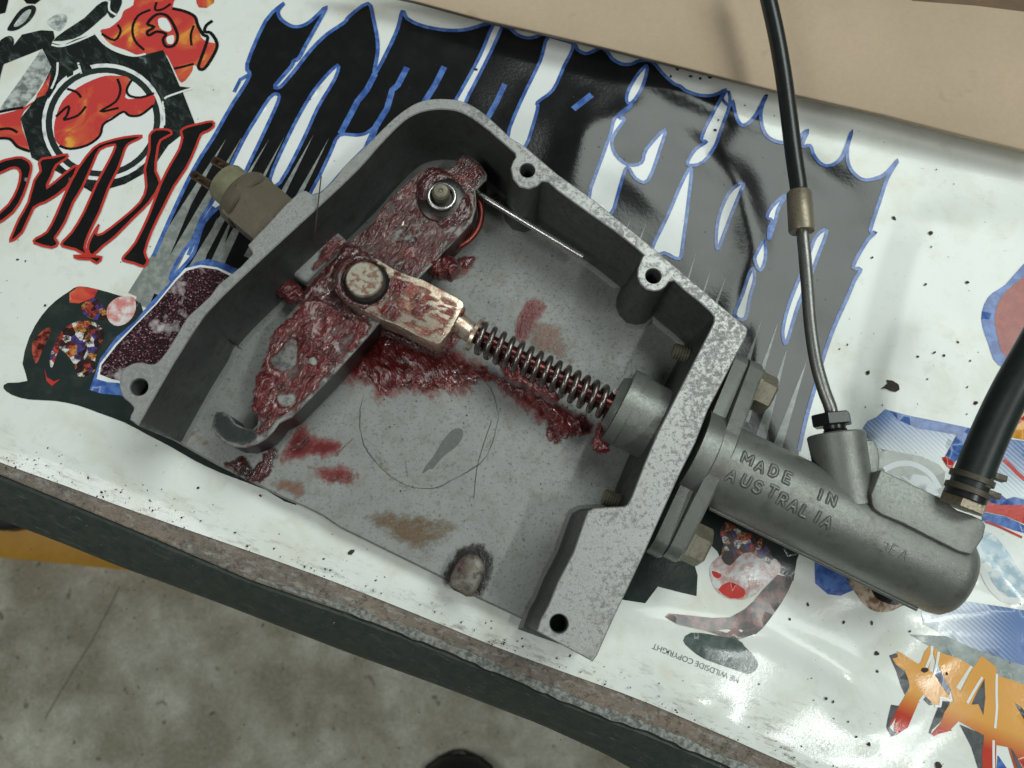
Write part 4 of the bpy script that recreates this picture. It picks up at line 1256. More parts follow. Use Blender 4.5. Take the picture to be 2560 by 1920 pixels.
# --- cylinder axis
ZA = 22.0
up_, lo_ = at(px('c6', (360, 1100))[0], ZA), at(px('d3', (290, 10))[0], ZA)
ua = at(px('d3', (1580, 640))[0], ZA) - at(px('d3', (290, 10))[0], ZA)
U = Vector((ua.x, ua.y, 0)).normalized()
T = Vector((-U.y, U.x, 0))
tu, tl = up_.dot(T), lo_.dot(T)
RC = (tu - tl) / 2
TC = (tu + tl) / 2


def L(s, t, z):
    return U * s + T * (TC + t) + Vector((0, 0, z))


def S(fr, p, z=ZA):
    v = at(px(fr, p)[0], z)
    return v.dot(U), v.dot(T) - TC


def S1(fr, p, z=ZA):
    return S(fr, p, z)[0]


print('cylinder radius', RC, 'boot t', S('d7', (1735, 1055)), 'spring', S('d7', (411, 403)), S('d7', (1441, 933)))
s_end = S1('e5', (1340, 1290), ZA)
s_fl0, s_fl1 = S1('e1', (1240, 600), ZA) + 1.0, S1('e1', (1600, 600), ZA)
print('flange', s_fl0, s_fl1, 's_end', s_end, S('e1', (1700, 260)), S('e2', (560, 1140)), 'bolts', S('e1', (1730, 600)), S('e2', (900, 900)))
s_col = S1('e1', (1330, 1240), ZA + RC) - 1.8
print('col', s_col, s_fl1)
mc = revolve('master_cylinder', L(0, 0, ZA), U, [(s_fl0 - 3, RC + .9), (s_col - .6, RC + .9), (s_col, RC + .1), (s_end - 6.5, RC - .1), (s_end - 3.5, RC - .7), (s_end - 1.5, RC - 2.3), (s_end - .4, RC - 4.6), (s_end, RC - 7.5), (s_end, .5)], M_CYL, ACT, n=72, smooth=35)
mc['label'] = 'grey cylinder with raised lettering MADE IN AUSTRALIA'
# parting ridge along the near side
rp = [L(s, -(RC + .1), ZA - 2.5) for s in (s_fl1 + 3, s_end - 9)]
tube('parting_ridge', rp, .8, M_CYL, mc, n=8, sub=1)
# pad at the rear carrying the hose
pad = P('e4', 36.6, (410, 1075), (1100, 1400), (1250, 1475)) + P('e5', 36.6, (1270, 100), (1380, 180), (1570, 245), (1690, 300), (1735, 375), (1700, 530), (1580, 715), (1540, 735), (1400, 700), (1000, 500), (700, 345), (430, 235), (345, 175), (305, 90)) + P('e4', 36.6, (290, 1370))
box('hose_pad', pad, 20, 36.6, M_CYL, mc, .7)
# port boss for the brake pipe
pa = at(px('e7', (900, 1100))[0], 26)
pd = (at(px('e7', (955, 770))[0], 26) - at(px('e7', (1080, 1500))[0], 26)).normalized()
ptop = at(px('e7', (955, 775))[0], 26)
plen = 24
pr = .5 * (at(px('e7', (1455, 700))[0], 26) - at(px('e7', (460, 850))[0], 26)).length
revolve('port_boss', ptop - pd * plen, pd, [(0, pr), (plen * .45, pr - .5), (plen * .7, pr - .4), (plen - .5, pr), (plen, pr - .4), (plen, 3.5)], M_CYL, mc, n=56, smooth=35)
# web beside the port
wb = P('e7', 27, (1380, 880), (1600, 880), (1660, 920), (1725, 1050), (1755, 1220), (1740, 1400), (1660, 1659), (1560, 1820), (1300, 1700))
box('port_web', wb, 14, 27.5, M_CYL, mc, 2.0)

# --- flange, bolts, studs
def hull_tz(t1, r1, r0, n=16):
    pts = []
    for c, r, a0, a1 in ((t1, r1, -60, 60), (0, r0, 60, 120), (-t1, r1, 120, 240), (0, r0, 240, 300)):
        for k in range(n + 1):
            a = math.radians(a0 + (a1 - a0) * k / n)
            pts.append((c + r * math.cos(a), r * math.sin(a)))
    return pts


def plate_s(name, prof, s0, s1, z, parent, mat, t0=0.0):
    n = len(prof)
    V, F = [], []
    for s, g in ((s0, 0), (s1 - .7, 0), (s1, .7)):
        pr_ = inset(ccw(prof), g) if g else ccw(prof)
        V += [L(s, t + t0, z + q) for t, q in pr_]
    for j in range(2):
        for i in range(n):
            F.append((j * n + i, j * n + (i + 1) % n, (j + 1) * n + (i + 1) % n, (j + 1) * n + i))
    F.append(tuple(range(n - 1, -1, -1)))
    F.append(tuple(2 * n + i for i in range(n)))
    return new_obj(name, V, F, mat, parent, smooth=35)


TB = .5 * (S('e1', (1730, 600))[1] - S('e2', (900, 900))[1])
TM = .5 * (S('e1', (1730, 600))[1] + S('e2', (900, 900))[1])
fla = plate_s('mounting_flange', hull_tz(TB, 8.5, 15.5), s_fl1 - 5.2, s_fl1, ZA - 1, ACT, M_CYL, TM)
plate_s('flange_spacer', hull_tz(TB, 9.5, 13.0), s_fl0 - 2.5, s_fl1 - 5.0, ZA - 3.5, fla, M_CYL, TM)
for sg in (1, -1):
    b = revolve('flange_bolt', L(s_fl1, TM + sg * TB, ZA - 1), U, [(-.2, 7.6), (1.2, 7.6), (1.4, 6.9), (6.2, 6.9), (7.0, 6.1), (7.0, 2.5)], M_BOLT, ACT, hexa=True, smooth=20, phase=math.radians(15))
for fr_, a, b in (('e1', (840, 150), (610, 80)), ('c5', (1800, 1590), (1690, 1545))):
    A, B = at(px(fr_, a)[0], 20), at(px(fr_, b)[0], 20)
    d = (B - A).normalized()
    ln = (B - A).length
    prof = []
    for k in range(13):
        s = -6 + (ln + 4.8) * k / 12
        prof += [(s, 2.55), (s + (ln + 4.8) / 24, 2.95)]
    prof += [(ln, 2.2), (ln + .01, .3)]
    revolve('bolt_tip', A, d, prof, M_BOLT, ACT, n=20, smooth=30)

# --- spring, push rod, stepped seat in the wall
A0 = at(px('p', (1181, 834))[0], ZA + 1)
A1 = at(px('p', (1523, 1012))[0], ZA + 1)
AX = (A1 - A0).normalized()
ln = (A1 - A0).length
revolve('push_rod', A0 - AX * 10, AX, [(0, 2.9), (ln + 20, 2.9)], mat_metal('red_coated_rod', (.085, .02, .02), .2, .6, .8, sc=.35, spot_col=(.02, .008, .008), tint=(.30, .07, .04), tint_amt=.5), ACT, n=24)
revolve('spring_washer', A0 + AX * .4, AX, [(0, 5.9), (1.2, 6.0), (1.3, 3)], M_STEEL, ACT)
turns = 14
pts = []
for k in range(turns * 22 + 1):
    t = k / (turns * 22)
    a = 2 * math.pi * turns * t
    d, e1_, e2_ = frame_of(AX)
    pts.append(A0 + AX * (2.6 + (ln - 2.6) * (t if t > .08 else t * .75 + .02 * t / .08)) + (e1_ * math.cos(a) + e2_ * math.sin(a)) * 5.0)
tube('coil_spring', pts, 1.0, mat_metal('spring_steel', (.26, .225, .21), .24, .85, .6, sc=.35, spot_col=(.06, .02, .02), tint=(.13, .03, .028)), ACT, n=10, sub=1)
c0 = at(px('d7', (1735, 1055))[0], ZA)
rb = .5 * (at(px('d7', (1880, 740))[0], ZA) - at(px('d7', (1590, 1370))[0], ZA)).length
s2 = (at(px('d7', (1610, 985))[0], ZA) - c0).dot(AX)
s1_ = (at(px('d7', (1690, 1030))[0], ZA) - c0).dot(AX)
st = revolve('spring_seat', c0, AX, [(s2 - 1, 3.5), (s2 - 1, rb - 4.0), (s2 + .6, rb - 3.0), (s1_ - 1.2, rb - 2.4)], M_CYL, ACT)
revolve('seat_ring', c0, AX, [(s1_ - 2.0, rb - 1.0), (s1_ - 1.8, rb + .5), (s1_ + 1.9, rb + .5), (s1_ + 2.0, rb - 1)], M_CYL, st)
revolve('seat_barrel', c0, AX, [(s1_ + 1.9, rb - .3), (s1_ + 22, rb - .3)], M_CYL, st, n=64)
# neck between clevis and spring
N0 = at(px('d6', (1440, 860))[0], ZA + 3)
revolve('rod_neck', N0, A0 - N0, [(0, 4.2), ((A0 - N0).length, 3.6)], M_STEEL, ACT, n=24)

# --- raised lettering: rounded cast strokes bent round the cylinder, wider, darker flat strokes along their feet
GLYPH = {'M': [[(-.5, -.5), (-.5, .5), (0, -.25), (.5, .5), (.5, -.5)]], 'A': [[(-.5, -.5), (0, .5), (.5, -.5)], [(-.3, -.12), (.3, -.12)]],
         'D': [[(-.42, -.5), (-.42, .5), (.05, .5), (.38, .28), (.45, 0), (.38, -.28), (.05, -.5), (-.42, -.5)]], 'E': [[(.4, .5), (-.4, .5), (-.4, -.5), (.4, -.5)], [(-.4, 0), (.25, 0)]],
         'I': [[(0, -.5), (0, .5)]], 'N': [[(-.45, -.5), (-.45, .5), (.45, -.5), (.45, .5)]], 'U': [[(-.45, .5), (-.45, -.2), (-.3, -.44), (0, -.52), (.3, -.44), (.45, -.2), (.45, .5)]],
         'S': [[(.4, .36), (.2, .5), (-.2, .5), (-.42, .3), (-.3, .06), (.3, -.08), (.42, -.3), (.2, -.5), (-.2, -.5), (-.42, -.36)]], 'T': [[(-.48, .5), (.48, .5)], [(0, .5), (0, -.5)]],
         'R': [[(-.4, -.5), (-.4, .5), (.15, .5), (.4, .32), (.4, .12), (.15, -.04), (-.4, -.04)], [(.05, -.04), (.42, -.5)]], 'L': [[(-.35, .5), (-.35, -.5), (.4, -.5)]],
         '3': [[(-.35, .4), (0, .5), (.35, .35), (.3, .1), (0, .02), (.35, -.1), (.38, -.35), (0, -.52), (-.4, -.4)]]}
M_SURROUND = mat_plain('dark_surround', (.085, .085, .075), .6, .1, .3)


def letter(ch, pos, h, w, r, sink, surround=True):
    c = S('p', pos, ZA + RC)
    for _ in range(4):
        c = S('p', pos, ZA + math.sqrt(max(RC * RC - c[1] ** 2, 1)))
    th0 = math.asin(max(-.97, min(.97, c[1] / RC)))
    out = [[], [], [], []]
    for ln in GLYPH[ch]:
        ln = resample(ln, .12, False)
        pts, nr = [], []
        for x, y in ln:
            th = th0 + y * h / RC
            d = T * math.sin(th) + Vector((0, 0, math.cos(th)))
            nr.append(d)
            pts.append(L(c[0] + x * w, 0, ZA) + d * (RC - sink))
        for V, F, rr, flat in ((out[0], out[1], r, 1.0), (out[2], out[3], r * 1.6, .30)):
            n, m = 8, len(pts)
            s0 = len(V)
            for k, p in enumerate(pts):
                tg = (pts[min(k + 1, m - 1)] - pts[max(k - 1, 0)]).normalized()
                sd = tg.cross(nr[k]).normalized()
                e = .8 if k in (0, m - 1) else 1
                ext = tg * rr * (.5 if k == m - 1 else (-.5 if k == 0 else 0))
                base = p + nr[k] * ((sink + .02) if flat < 1 else 0)
                for q in range(n):
                    a = 2 * math.pi * q / n
                    V.append(base + ext + sd * math.cos(a) * rr * e + nr[k] * math.sin(a) * rr * flat * e)
            for k in range(m - 1):
                for q in range(n):
                    F.append((s0 + k * n + q, s0 + k * n + (q + 1) % n, s0 + (k + 1) * n + (q + 1) % n, s0 + (k + 1) * n + q))
            F.append(tuple(s0 + q for q in range(n - 1, -1, -1)))
            F.append(tuple(s0 + (m - 1) * n + q for q in range(n)))
    o = new_obj('raised_letter', out[0], out[1], M_CYL, mc, smooth=60)
    if surround:
        V = out[2]
        new_obj('letter_surround', [L(0, 0, ZA) * 0 + v for v in V], out[3], M_SURROUND, mc, smooth=60)
    return o


for ch, q in zip('MADEIN', ((750, 370), (912, 476), (1090, 535), (1270, 622), (1697, 840), (1845, 905))):
    letter(ch, px('g1', q)[0], 3.5, 3.1 if ch == 'M' else 2.5, .46, .05)
for ch, q in zip('AUSTRALIA', ((540, 600), (730, 665), (882, 745), (1072, 805), (1205, 905), (1345, 985), (1492, 1055), (1662, 1130), (1780, 1200))):
    letter(ch, px('g1', q)[0], 3.5, 2.5, .46, .05)
for ch, q in zip('3EA', ((465, 640), (580, 675), (705, 735))):
    letter(ch, px('e5', q)[0], 3.1, 2.1, .26, .10, False)

# ------------------------------------------------------------------ grease
GI = [0]


def grease(name, pts, zb, h, mat, rough=1.4, sm=3, film=.25, step=.62, surf=None, stretch=(48, .5, 1.2), parent=None, edge=2.6, holes=()):
    """a lumpy ragged heightfield lying on level zb (or on surf(x,y))"""
    GI[0] += 1
    sd = GI[0] * 11.3
    p = resample(ccw(smooth_line(pts, sm, True)), .8)
    nn = normals2(p)
    q = []
    for (x, y), n in zip(p, nn):
        j = mnoise.noise(Vector((x * .35, y * .35, sd))) + .8 * mnoise.noise(Vector((x * 1.1, y * 1.1, sd + 5)))
        q.append((x + n[0] * j * rough, y + n[1] * j * rough))
    hl = [ccw(smooth_line(h_, 3, True)) for h_ in holes]
    v, f = fill([q] + hl, step, .2)
    d = edge_dist(v, [q] + hl)
    R = math.radians(stretch[0])
    Vv, th = [], []
    for (x, y), e in zip(v, d):
        a = (x * math.cos(R) + y * math.sin(R)) * stretch[1]
        b = (-x * math.sin(R) + y * math.cos(R)) * stretch[2]
        wx, wy = mnoise.noise(Vector((x * .18, y * .18, sd + 3))) * 3, mnoise.noise(Vector((x * .18, y * .18, sd + 4))) * 3
        n1 = mnoise.noise(Vector((a * .13 + wx * .1, b * .13 + wy * .1, sd)))
        n2 = 1 - abs(mnoise.noise(Vector(((a + wx) * .26, (b + wy) * .26, sd + 2)))) * 2.6
        k = max(0.0, .36 + .75 * n1 + .22 * n2 - .10)
        ed = min(1.0, e / edge) ** .8
        k = k * ed + film * min(1.0, e / (edge * .45))
        z0 = surf(x, y) if surf else zb
        Vv.append((x, y, z0 - .1 * (e < .05) + .08 + h * k))
        th.append(max(0.0, min(1.0, k * (.45 + .55 * h / 3.0))))
    o = new_obj(name, Vv, f, mat, parent or ACT, smooth=180)
    at_ = o.data.attributes.new('thick', 'FLOAT', 'POINT')
    at_.data.foreach_set('value', th)
    return o


def mat_smear(name, col, dark, ang, cover=.5):
    """a wiped thin film: streaks of colour with the metal showing between"""
    t = NT(name)
    th = t.n('ShaderNodeAttribute', attribute_name='thick').outputs['Fac']
    st = t.math('ADD', t.math('MULTIPLY', t.noise(.34, 5, .68, stretch=(ang, .45, 1.2), dist=.9, off=7), .6), t.math('MULTIPLY', t.noise(.9, 5, .75, off=19), .4))
    n = t.noise(.12, 3, .5, off=2)
    f = t.math('ADD', t.math('MULTIPLY', th, .9), t.math('ADD', t.math('MULTIPLY', t.math('SUBTRACT', st, .5), 2.4), t.math('MULTIPLY', t.math('SUBTRACT', n, .5), .6)))
    t.set(t.ramp(f, (cover - .25, col), (cover + .35, dark)), .2, 0, spec=.5, bump=st, bump_d=.35)
    tr = t.n('ShaderNodeBsdfTransparent')
    mx = t.n('ShaderNodeMixShader')
    t.link(t.ramp(f, (cover - .42, 0.0), (cover + .15, .92)), mx.inputs[0])
    t.link(tr.outputs[0], mx.inputs[1])
    t.link(t.b.outputs[0], mx.inputs[2])
    t.link(mx.outputs[0], t.out.inputs[0])
    return t.m


def smear(pts, mat, zb=ZB, edge=5.0, rough=1.2):
    """nearly flat film; thick fades from the middle (1) to the rim (0)"""
    p = resample(ccw(smooth_line(pts, 3, True)), 1.2)
    q = [(x + n[0] * rough * mnoise.noise(Vector((x * .4, y * .4, 3))), y + n[1] * rough * mnoise.noise(Vector((x * .4, y * .4, 3)))) for (x, y), n in zip(p, normals2(p))]
    v, f = fill([q], 1.3, .2)
    d = edge_dist(v, [q])
    th = [min(1.0, e / edge) for e in d]
    GI[0] += 1
    o = new_obj('grease_shade_film', [(x, y, zb + .13 + .012 * GI[0] % .3 + .10 * k) for (x, y), k in zip(v, th)], f, mat, ACT, smooth=180)  # grease and residue films, plus the painted shade along the wall feet
    at_ = o.data.attributes.new('thick', 'FLOAT', 'POINT')
    at_.data.foreach_set('value', th)
    return o


S_RED = mat_smear('wiped_red_grease', (.30, .10, .09), (.13, .016, .018), 55, .50)
S_RED2 = mat_smear('wiped_red_grease', (.30, .10, .09), (.13, .016, .018), -65, .50)
S_PALE = mat_smear('wiped_pale_grease', (.27, .20, .16), (.20, .10,   .07), 40, .75)
S_BROWN = mat_smear('brown_residue', (.24, .20, .15), (.15, .10, .06), 20, .85)
smear(P('d7', ZB, (740, 110), (830, 10), (960, 0), (1000, 80), (950, 190), (870, 310), (820, 410), (720, 440), (670, 330), (700, 200)), S_RED, edge=2.5)
smear(P('d7', ZB, (860, 220), (1020, 200), (1160, 290), (1210, 420), (1340, 450), (1230, 520), (1350, 640), (1330, 740), (1120, 640), (900, 560), (760, 430)), S_PALE, edge=4)
smear(P('c5', ZB, (-120, 700), (120, 460), (420, 460), (800, 580), (960, 720), (900, 860), (790, 930), (680, 910), (560, 950), (420, 900), (330, 920), (250, 980), (150, 880), (20, 840), (-100, 820)), S_RED2, edge=7, rough=3)
smear(P('d7', ZB, (500, 780), (700, 820), (1000, 960), (1330, 1060), (1460, 1150), (1430, 1290), (1250, 1300), (1120, 1360), (1020, 1330), (940, 1230), (850, 1180), (700, 1010), (560, 930)), S_RED2, edge=5, rough=3)
smear(P('d5', ZB, (1220, 1120), (1320, 930), (1430, 870), (1540, 960), (1660, 970), (1680, 1080), (1560, 1150), (1400, 1140), (1260, 1170)), S_RED, edge=4, rough=2)
smear(P('d5', ZB, (1430, 1180), (1600, 1140), (1760, 1180), (1790, 1280), (1700, 1340), (1560, 1320), (1470, 1250)), S_RED2, edge=4, rough=2)
smear(P('d5', ZB, (1130, 1300), (1240, 1240), (1400, 1250), (1440, 1380), (1380, 1430), (1240, 1380)), S_PALE, edge=3, rough=2)
smear(P('d5', ZB, (580, 960), (640, 880), (760, 960), (840, 1080), (960, 1120), (1140, 1260), (1060, 1285), (800, 1150)), S_BROWN, edge=4)
smear(P('d2', ZB, (40, 20), (250, -60), (560, -40), (860, 60), (820, 160), (700, 230), (560, 330), (400, 280), (200, 150)), S_BROWN, edge=6, rough=2)
smear(P('c5', ZB, (150, 1220), (260, 1240), (340, 1340), (420, 1420), (560, 1500), (500, 1560), (330, 1480), (220, 1370)), S_BROWN, edge=4, rough=2)
smear(P('d4', 15, (800, 1180), (860, 980), (960, 950), (1015, 1010), (880, 1140), (770, 1260)), S_PALE, zb=15, edge=2.5)
smear(P('d4', ZB, (1650, 1200), (1780, 1110), (1930, 1110), (1900, 1180), (1820, 1250), (1700, 1290)), S_RED, edge=2.5)
S_DARK = mat_smear('black_film', (.05, .043, .036), (.018, .016, .014), 70, .5)
smear(P('d2', ZB, (640, 480), (690, 330), (760, 225), (860, 195), (960, 230), (1000, 330), (970, 450), (900, 570), (840, 545), (740, 500)), S_DARK, edge=2.5)  # darker ring round the boss foot
smear(P('d2', ZB, (1215, 700), (1280, 590), (1370, 400), (1480, 180), (1560, 0), (1500, -20), (1390, 230), (1270, 480), (1170, 660)), S_DARK, edge=3)  # shade at the right inner wall's foot, painted as a dark film
smear(P('d5', ZB, (560, 960), (620, 820), (700, 700), (800, 500), (900, 330), (1000, 200), (1060, 140), (1090, 170), (960, 330), (860, 500), (760, 690), (680, 850), (620, 980)), S_DARK, edge=4.5)  # painted shade where the left wall meets the casting floor
G = 'grease_smear'
D5, D4, C5, D6, D7, C2 = 'd5', 'd4', 'c5', 'd6', 'd7', 'c2'
# the whole lever is filmed over
fl_l = inset(ccw(lev), .3)
fl_l = [p for p in fl_l if not inside([p], P('d5', ZL, (600, 100), (1180, 130), (1960, 190), (1960, 1120), (600, 1120)))[0]]
grease(G, fl_l, ZL, .6, M_GREASE_FILM, .4, sm=1, film=.45, edge=1.2)
clv_l = inset(ccw(clv), 1.0)
grease(G, clv_l, ZK, .35, mat_grease('peach_film', -25, pale=(.50, .30, .20), red=(.26, .045, .035), vein=(.12, .02, .018), bare=.47, black=.0), .1, sm=1, film=.4)
# lever, upper arm
grease(G, P(D4, ZL, (1190, 900), (1300, 740), (1440, 600), (1560, 530), (1700, 520), (1840, 430), (1950, 500), (1950, 600), (1880, 680), (1880, 840), (1700, 1030), (1560, 1170), (1400, 1170), (1250, 1150), (1100, 1090), (1060, 1030)), ZL, .9, M_GREASE_PALE, 1.0, film=.05, stretch=(20, .7, 1.2))
grease(G, P(D4, ZL, (1540, 520), (1640, 490), (1740, 540), (1850, 680), (1890, 780), (1840, 880), (1700, 920), (1570, 860), (1500, 760), (1490, 640)), ZL, 2.4, M_GREASE_DARK, .7, film=.25)
grease(G, P(D4, ZL + 6, (1590, 640), (1640, 570), (1720, 590), (1790, 680), (1780, 800), (1700, 850), (1600, 830), (1545, 750)), ZL, 2.2, M_GREASE_DARK, .4, film=.2)
# lever, lower arm
grease(G, P(D5, ZL, (1310, 140), (1420, 20), (1560, 20), (1750, 120), (1900, 200), (1780, 350), (1600, 545), (1430, 720), (1330, 820), (1230, 860), (1150, 940), (1080, 830), (1050, 760), (1060, 720), (1030, 760), (1090, 640), (1110, 480), (1160, 340), (1210, 240)), ZL, 2.0, M_GREASE, 1.0, film=.22, edge=2.0, holes=(P(D5, ZL, (1185, 430), (1240, 400), (1290, 330), (1350, 305), (1360, 380), (1345, 470), (1300, 500), (1250, 510), (1200, 480)), P(D5, ZL, (1235, 700), (1290, 690), (1345, 685), (1330, 740), (1260, 760)), P(D5, ZL, (1450, 440), (1480, 430), (1500, 465), (1470, 475))))
grease(G, P(D5, ZL, (1080, 560), (1130, 520), (1220, 560), (1240, 620), (1215, 700), (1190, 800), (1130, 850), (1060, 760)), ZL + .8, 2.4, M_GREASE, .8, film=.3)
grease(G, P(D5, ZL, (1060, 950), (1110, 850), (1200, 850), (1190, 930), (1120, 985)), ZL, 1.1, M_GREASE_DARK, .7, film=.2)
smear(P(D5, ZL, (795, 815), (850, 800), (905, 835), (940, 890), (1000, 915), (1060, 925), (1100, 930), (1080, 1000), (1010, 1035), (930, 1030), (865, 1000), (805, 945), (780, 890)), mat_smear('grey_grime', (.075, .085, .082), (.03, .033, .033), 20, .35), zb=ZL, edge=1.0, rough=.4)
pcl = [tuple(v) for v in circle((pc.x, pc.y), 7.3, 20)]
grease(G, P(D6, ZK, (150, 500), (175, 310), (300, 190), (480, 165), (640, 225), (770, 350), (800, 480), (745, 620), (640, 730), (500, 770), (330, 715), (215, 640)), ZK, 1.5, M_GREASE_DARK, .8, film=.35, holes=(pcl,), edge=1.4)
grease(G, P(D6, ZK, (300, 690), (420, 690), (560, 770), (690, 830), (660, 870), (480, 790)), ZK, .8, M_GREASE, .6, film=.2)
# dark mass round the pin, left of the lever
grease(G, P(D4, ZL, (730, 1330), (900, 1150), (1010, 1020), (1130, 1060), (1220, 1120), (1150, 1150), (1010, 1150), (950, 1250), (980, 1400), (1060, 1470), (1150, 1540), (1000, 1560), (860, 1440), (700, 1440)), ZL, 3.2, M_GREASE_DARK, .9, film=.3)
grease(G, P(D4, 14, (510, 1290), (600, 1240), (700, 1330), (790, 1420), (720, 1470), (640, 1420), (540, 1400)), 12, 4.0, M_GREASE, 1.2, film=.4)
grease(G, P(D4, 15, (860, 960), (960, 960), (1020, 1020), (900, 1130), (790, 1220), (770, 1180), (830, 1060)), 15.1, .7, M_GREASE_PALE, .7, film=.12)
# lump between lever and torsion spring
grease(G, P(D4, 20, (1490, 1110), (1600, 1080), (1680, 1060), (1790, 1130), (1800, 1220), (1720, 1260), (1590, 1240)), 17, 8.0, M_GREASE, 1.2, film=.4)
grease(G, P(D4, ZB, (1680, 1180), (1800, 1120), (1920, 1120), (1880, 1170), (1800, 1230), (1700, 1260)), ZB, 1.5, M_GREASE, 1.0, film=.25)
# clevis top
grease(G, P(D6, ZK, (750, 420), (870, 420), (1010, 470), (960, 600), (880, 720), (940, 830), (870, 930), (720, 900), (660, 830), (690, 700), (760, 560)), ZK, 1.5, M_GREASE, .6, film=.22)
grease(G, P(D6, ZK, (780, 330), (900, 350), (1000, 420), (940, 440), (820, 400)), ZK, 1.2, M_GREASE_PALE, .5, film=.2)
grease(G, P(D6, ZK, (960, 640), (1080, 560), (1200, 650), (1340, 760), (1400, 760), (1330, 800), (1180, 800), (1100, 900), (1000, 830)), ZK, .7, M_GREASE_PALE, .7, film=.16)
grease(G, P(D6, ZK, (1000, 880), (1080, 900), (1080, 980), (1030, 1000)), ZK, 1.2, M_GREASE, .4, film=.2)
grease(G, P(D6, 28, (1490, 760), (1590, 690), (1620, 780), (1540, 900), (1440, 1050), (1380, 1110), (1400, 980)), 27, 3.0, M_GREASE, .7, film=.3)
grease(G, P(D6, 24, (1460, 880), (1580, 840), (1660, 900), (1600, 1060), (1480, 1180), (1330, 1200), (1380, 1080)), 23, 3.0, M_GREASE, .9, film=.4)
# floor below the clevis
grease(G, P(C5, ZB, (150, 520), (240, 460), (420, 520), (600, 600), (760, 620), (880, 700), (900, 790), (760, 870), (650, 880), (480, 850), (360, 880), (250, 910), (190, 830), (60, 780), (-80, 760), (30, 640)), ZB, 3.0, M_GREASE_FALL, 2.6, film=.22, stretch=(-62, .5, 1.2), edge=6)
grease(G, P(D6, 16, (300, 700), (560, 860), (760, 950), (1000, 1040), (1250, 1160), (1400, 1180), (1380, 1290), (1180, 1260), (900, 1160), (640, 1020), (420, 900)), 13, 6.0, M_GREASE_DARK, 1.0, film=.4)
# along the spring's near side
grease(G, P(D7, 12, (330, 640), (480, 640), (640, 740), (800, 800), (980, 900), (1150, 1000), (1330, 1080), (1420, 1140), (1390, 1250), (1250, 1260), (1080, 1290), (1020, 1240), (980, 1100), (870, 1000), (700, 900), (560, 820), (400, 760)), 8, 5.5, M_GREASE_FALL, 2.2, film=.3, edge=3.5, stretch=(-62, .5, 1.2))
grease(G, P(D7, 20, (520, 590), (600, 560), (690, 590), (790, 650), (900, 740), (1010, 830), (1100, 930), (1060, 990), (900, 930), (760, 870), (600, 780)), 20.5, 5.5, M_GREASE_FALL, 1.0, film=.4, stretch=(-62, .5, 1.2))
grease(G, P(D7, ZB, (1030, 1180), (1200, 1160), (1400, 1180), (1420, 1260), (1250, 1290), (1160, 1330), (1050, 1360), (1000, 1260)), ZB, 1.6, M_GREASE, 2.2, film=.25)
grease(G, P(D7, 22, (1590, 985), (1670, 960), (1650, 1060), (1600, 1160), (1570, 1280), (1570, 1420), (1480, 1460), (1400, 1400), (1410, 1280), (1470, 1150)), 21, 3.6, M_GREASE, .9, film=.4)
# thick lumps left on the casting floor
grease(G, P(D5, ZB, (1580, 1260), (1650, 1200), (1740, 1225), (1740, 1280), (1680, 1310), (1600, 1300)), ZB, .9, M_GREASE_PALE, 1.0, film=.22)
grease(G, P(D5, ZB, (1290, 1080), (1350, 980), (1430, 920), (1470, 980), (1440, 1060), (1350, 1100)), ZB, .9, M_GREASE, .9, film=.22)
grease(G, P(D5, ZB, (840, 1160), (980, 1110), (1060, 1170), (1170, 1060), (1240, 1060), (1200, 1180), (1130, 1290), (1040, 1280), (960, 1240)), ZB, 2.6, M_GREASE_DARK, 1.5, film=.35)
grease(G, P('d2', 15, (750, 330), (800, 300), (830, 340), (800, 370), (750, 400)), 15, .8, M_GREASE_DARK, .6, film=.25)
# smear on the far inner wall's foot
grease(G, P('c2', 6, (960, 1250), (1100, 1190), (1120, 1260), (1000, 1300)), ZB, .4, M_GREASE_DARK, .8, film=.2)

# ------------------------------------------------------------------ brake pipe and its hose
bp = thing('brake_pipe', 'thin steel brake pipe with brass ferrule and shiny black sleeve running up over the cardboard', 'brake pipe', at((2080, 1040), 24))
nut0 = at(px('e7', (870, 510))[0], 26)
ndir = (at(px('e7', (850, 420))[0], 26) - at(px('e7', (950, 720))[0], 26)).normalized()
nut = revolve('pipe_nut', at(px('e7', (895, 630))[0], 26), pd, [(0, 6.3), (.4, 6.7), (3.8, 6.7), (4.2, 6.2), (4.2, 2)], M_RUBBER, bp, hexa=True, smooth=20, phase=math.radians(0))
revolve('nut_thread', ptop - pd * 1.0, pd, [(0, 3.9), (1.2, 3.9), (1.5, 3.5), (2.2, 3.9), (2.6, 3.5), (4.2, 3.8)], M_RUBBER, bp, n=24)
pp = [at(px('e7', (890, 560))[0], 26), at(px('e7', (860, 300))[0], 26), at(px('c6', (925, 860))[0], 27), at(px('c6', (875, 680))[0], 28), at(px('c6', (840, 450))[0], 29), at(px('c6', (822, 230))[0], 30), at(px('c6', (803, 0))[0], 31), at(px('c3', (790, 1500))[0], 31), at(px('c3', (778, 1350))[0], 31)]
tube('pipe', pp, 2.15, M_PIPE, bp, n=18, sub=6)
f0, f1 = at(px('c3', (783, 1490))[0], 31), at(px('c3', (765, 1235))[0], 31)
fd = (f1 - f0).normalized()
fl_ = (f1 - f0).length
revolve('ferrule', f0, fd, [(-.1, 2.6), (0, 4.2), (.6, 4.4), (fl_ * .45, 4.35), (fl_ - .5, 4.25), (fl_, 3.9), (fl_, 2.5)], M_FERRULE, bp, n=36)
sp = [f1 - fd * 1.5, f1 + fd * 2, at(px('c3', (733, 1000))[0], 31), at(px('c3', (700, 740))[0], 31), at(px('c3', (668, 500))[0], 31), at(px('c3', (625, 250))[0], 32), at(px('c3', (570, 0))[0], 33), at(px('c3', (525, -180))[0], 33), at(px('c3', (480, -340))[0], 34)]
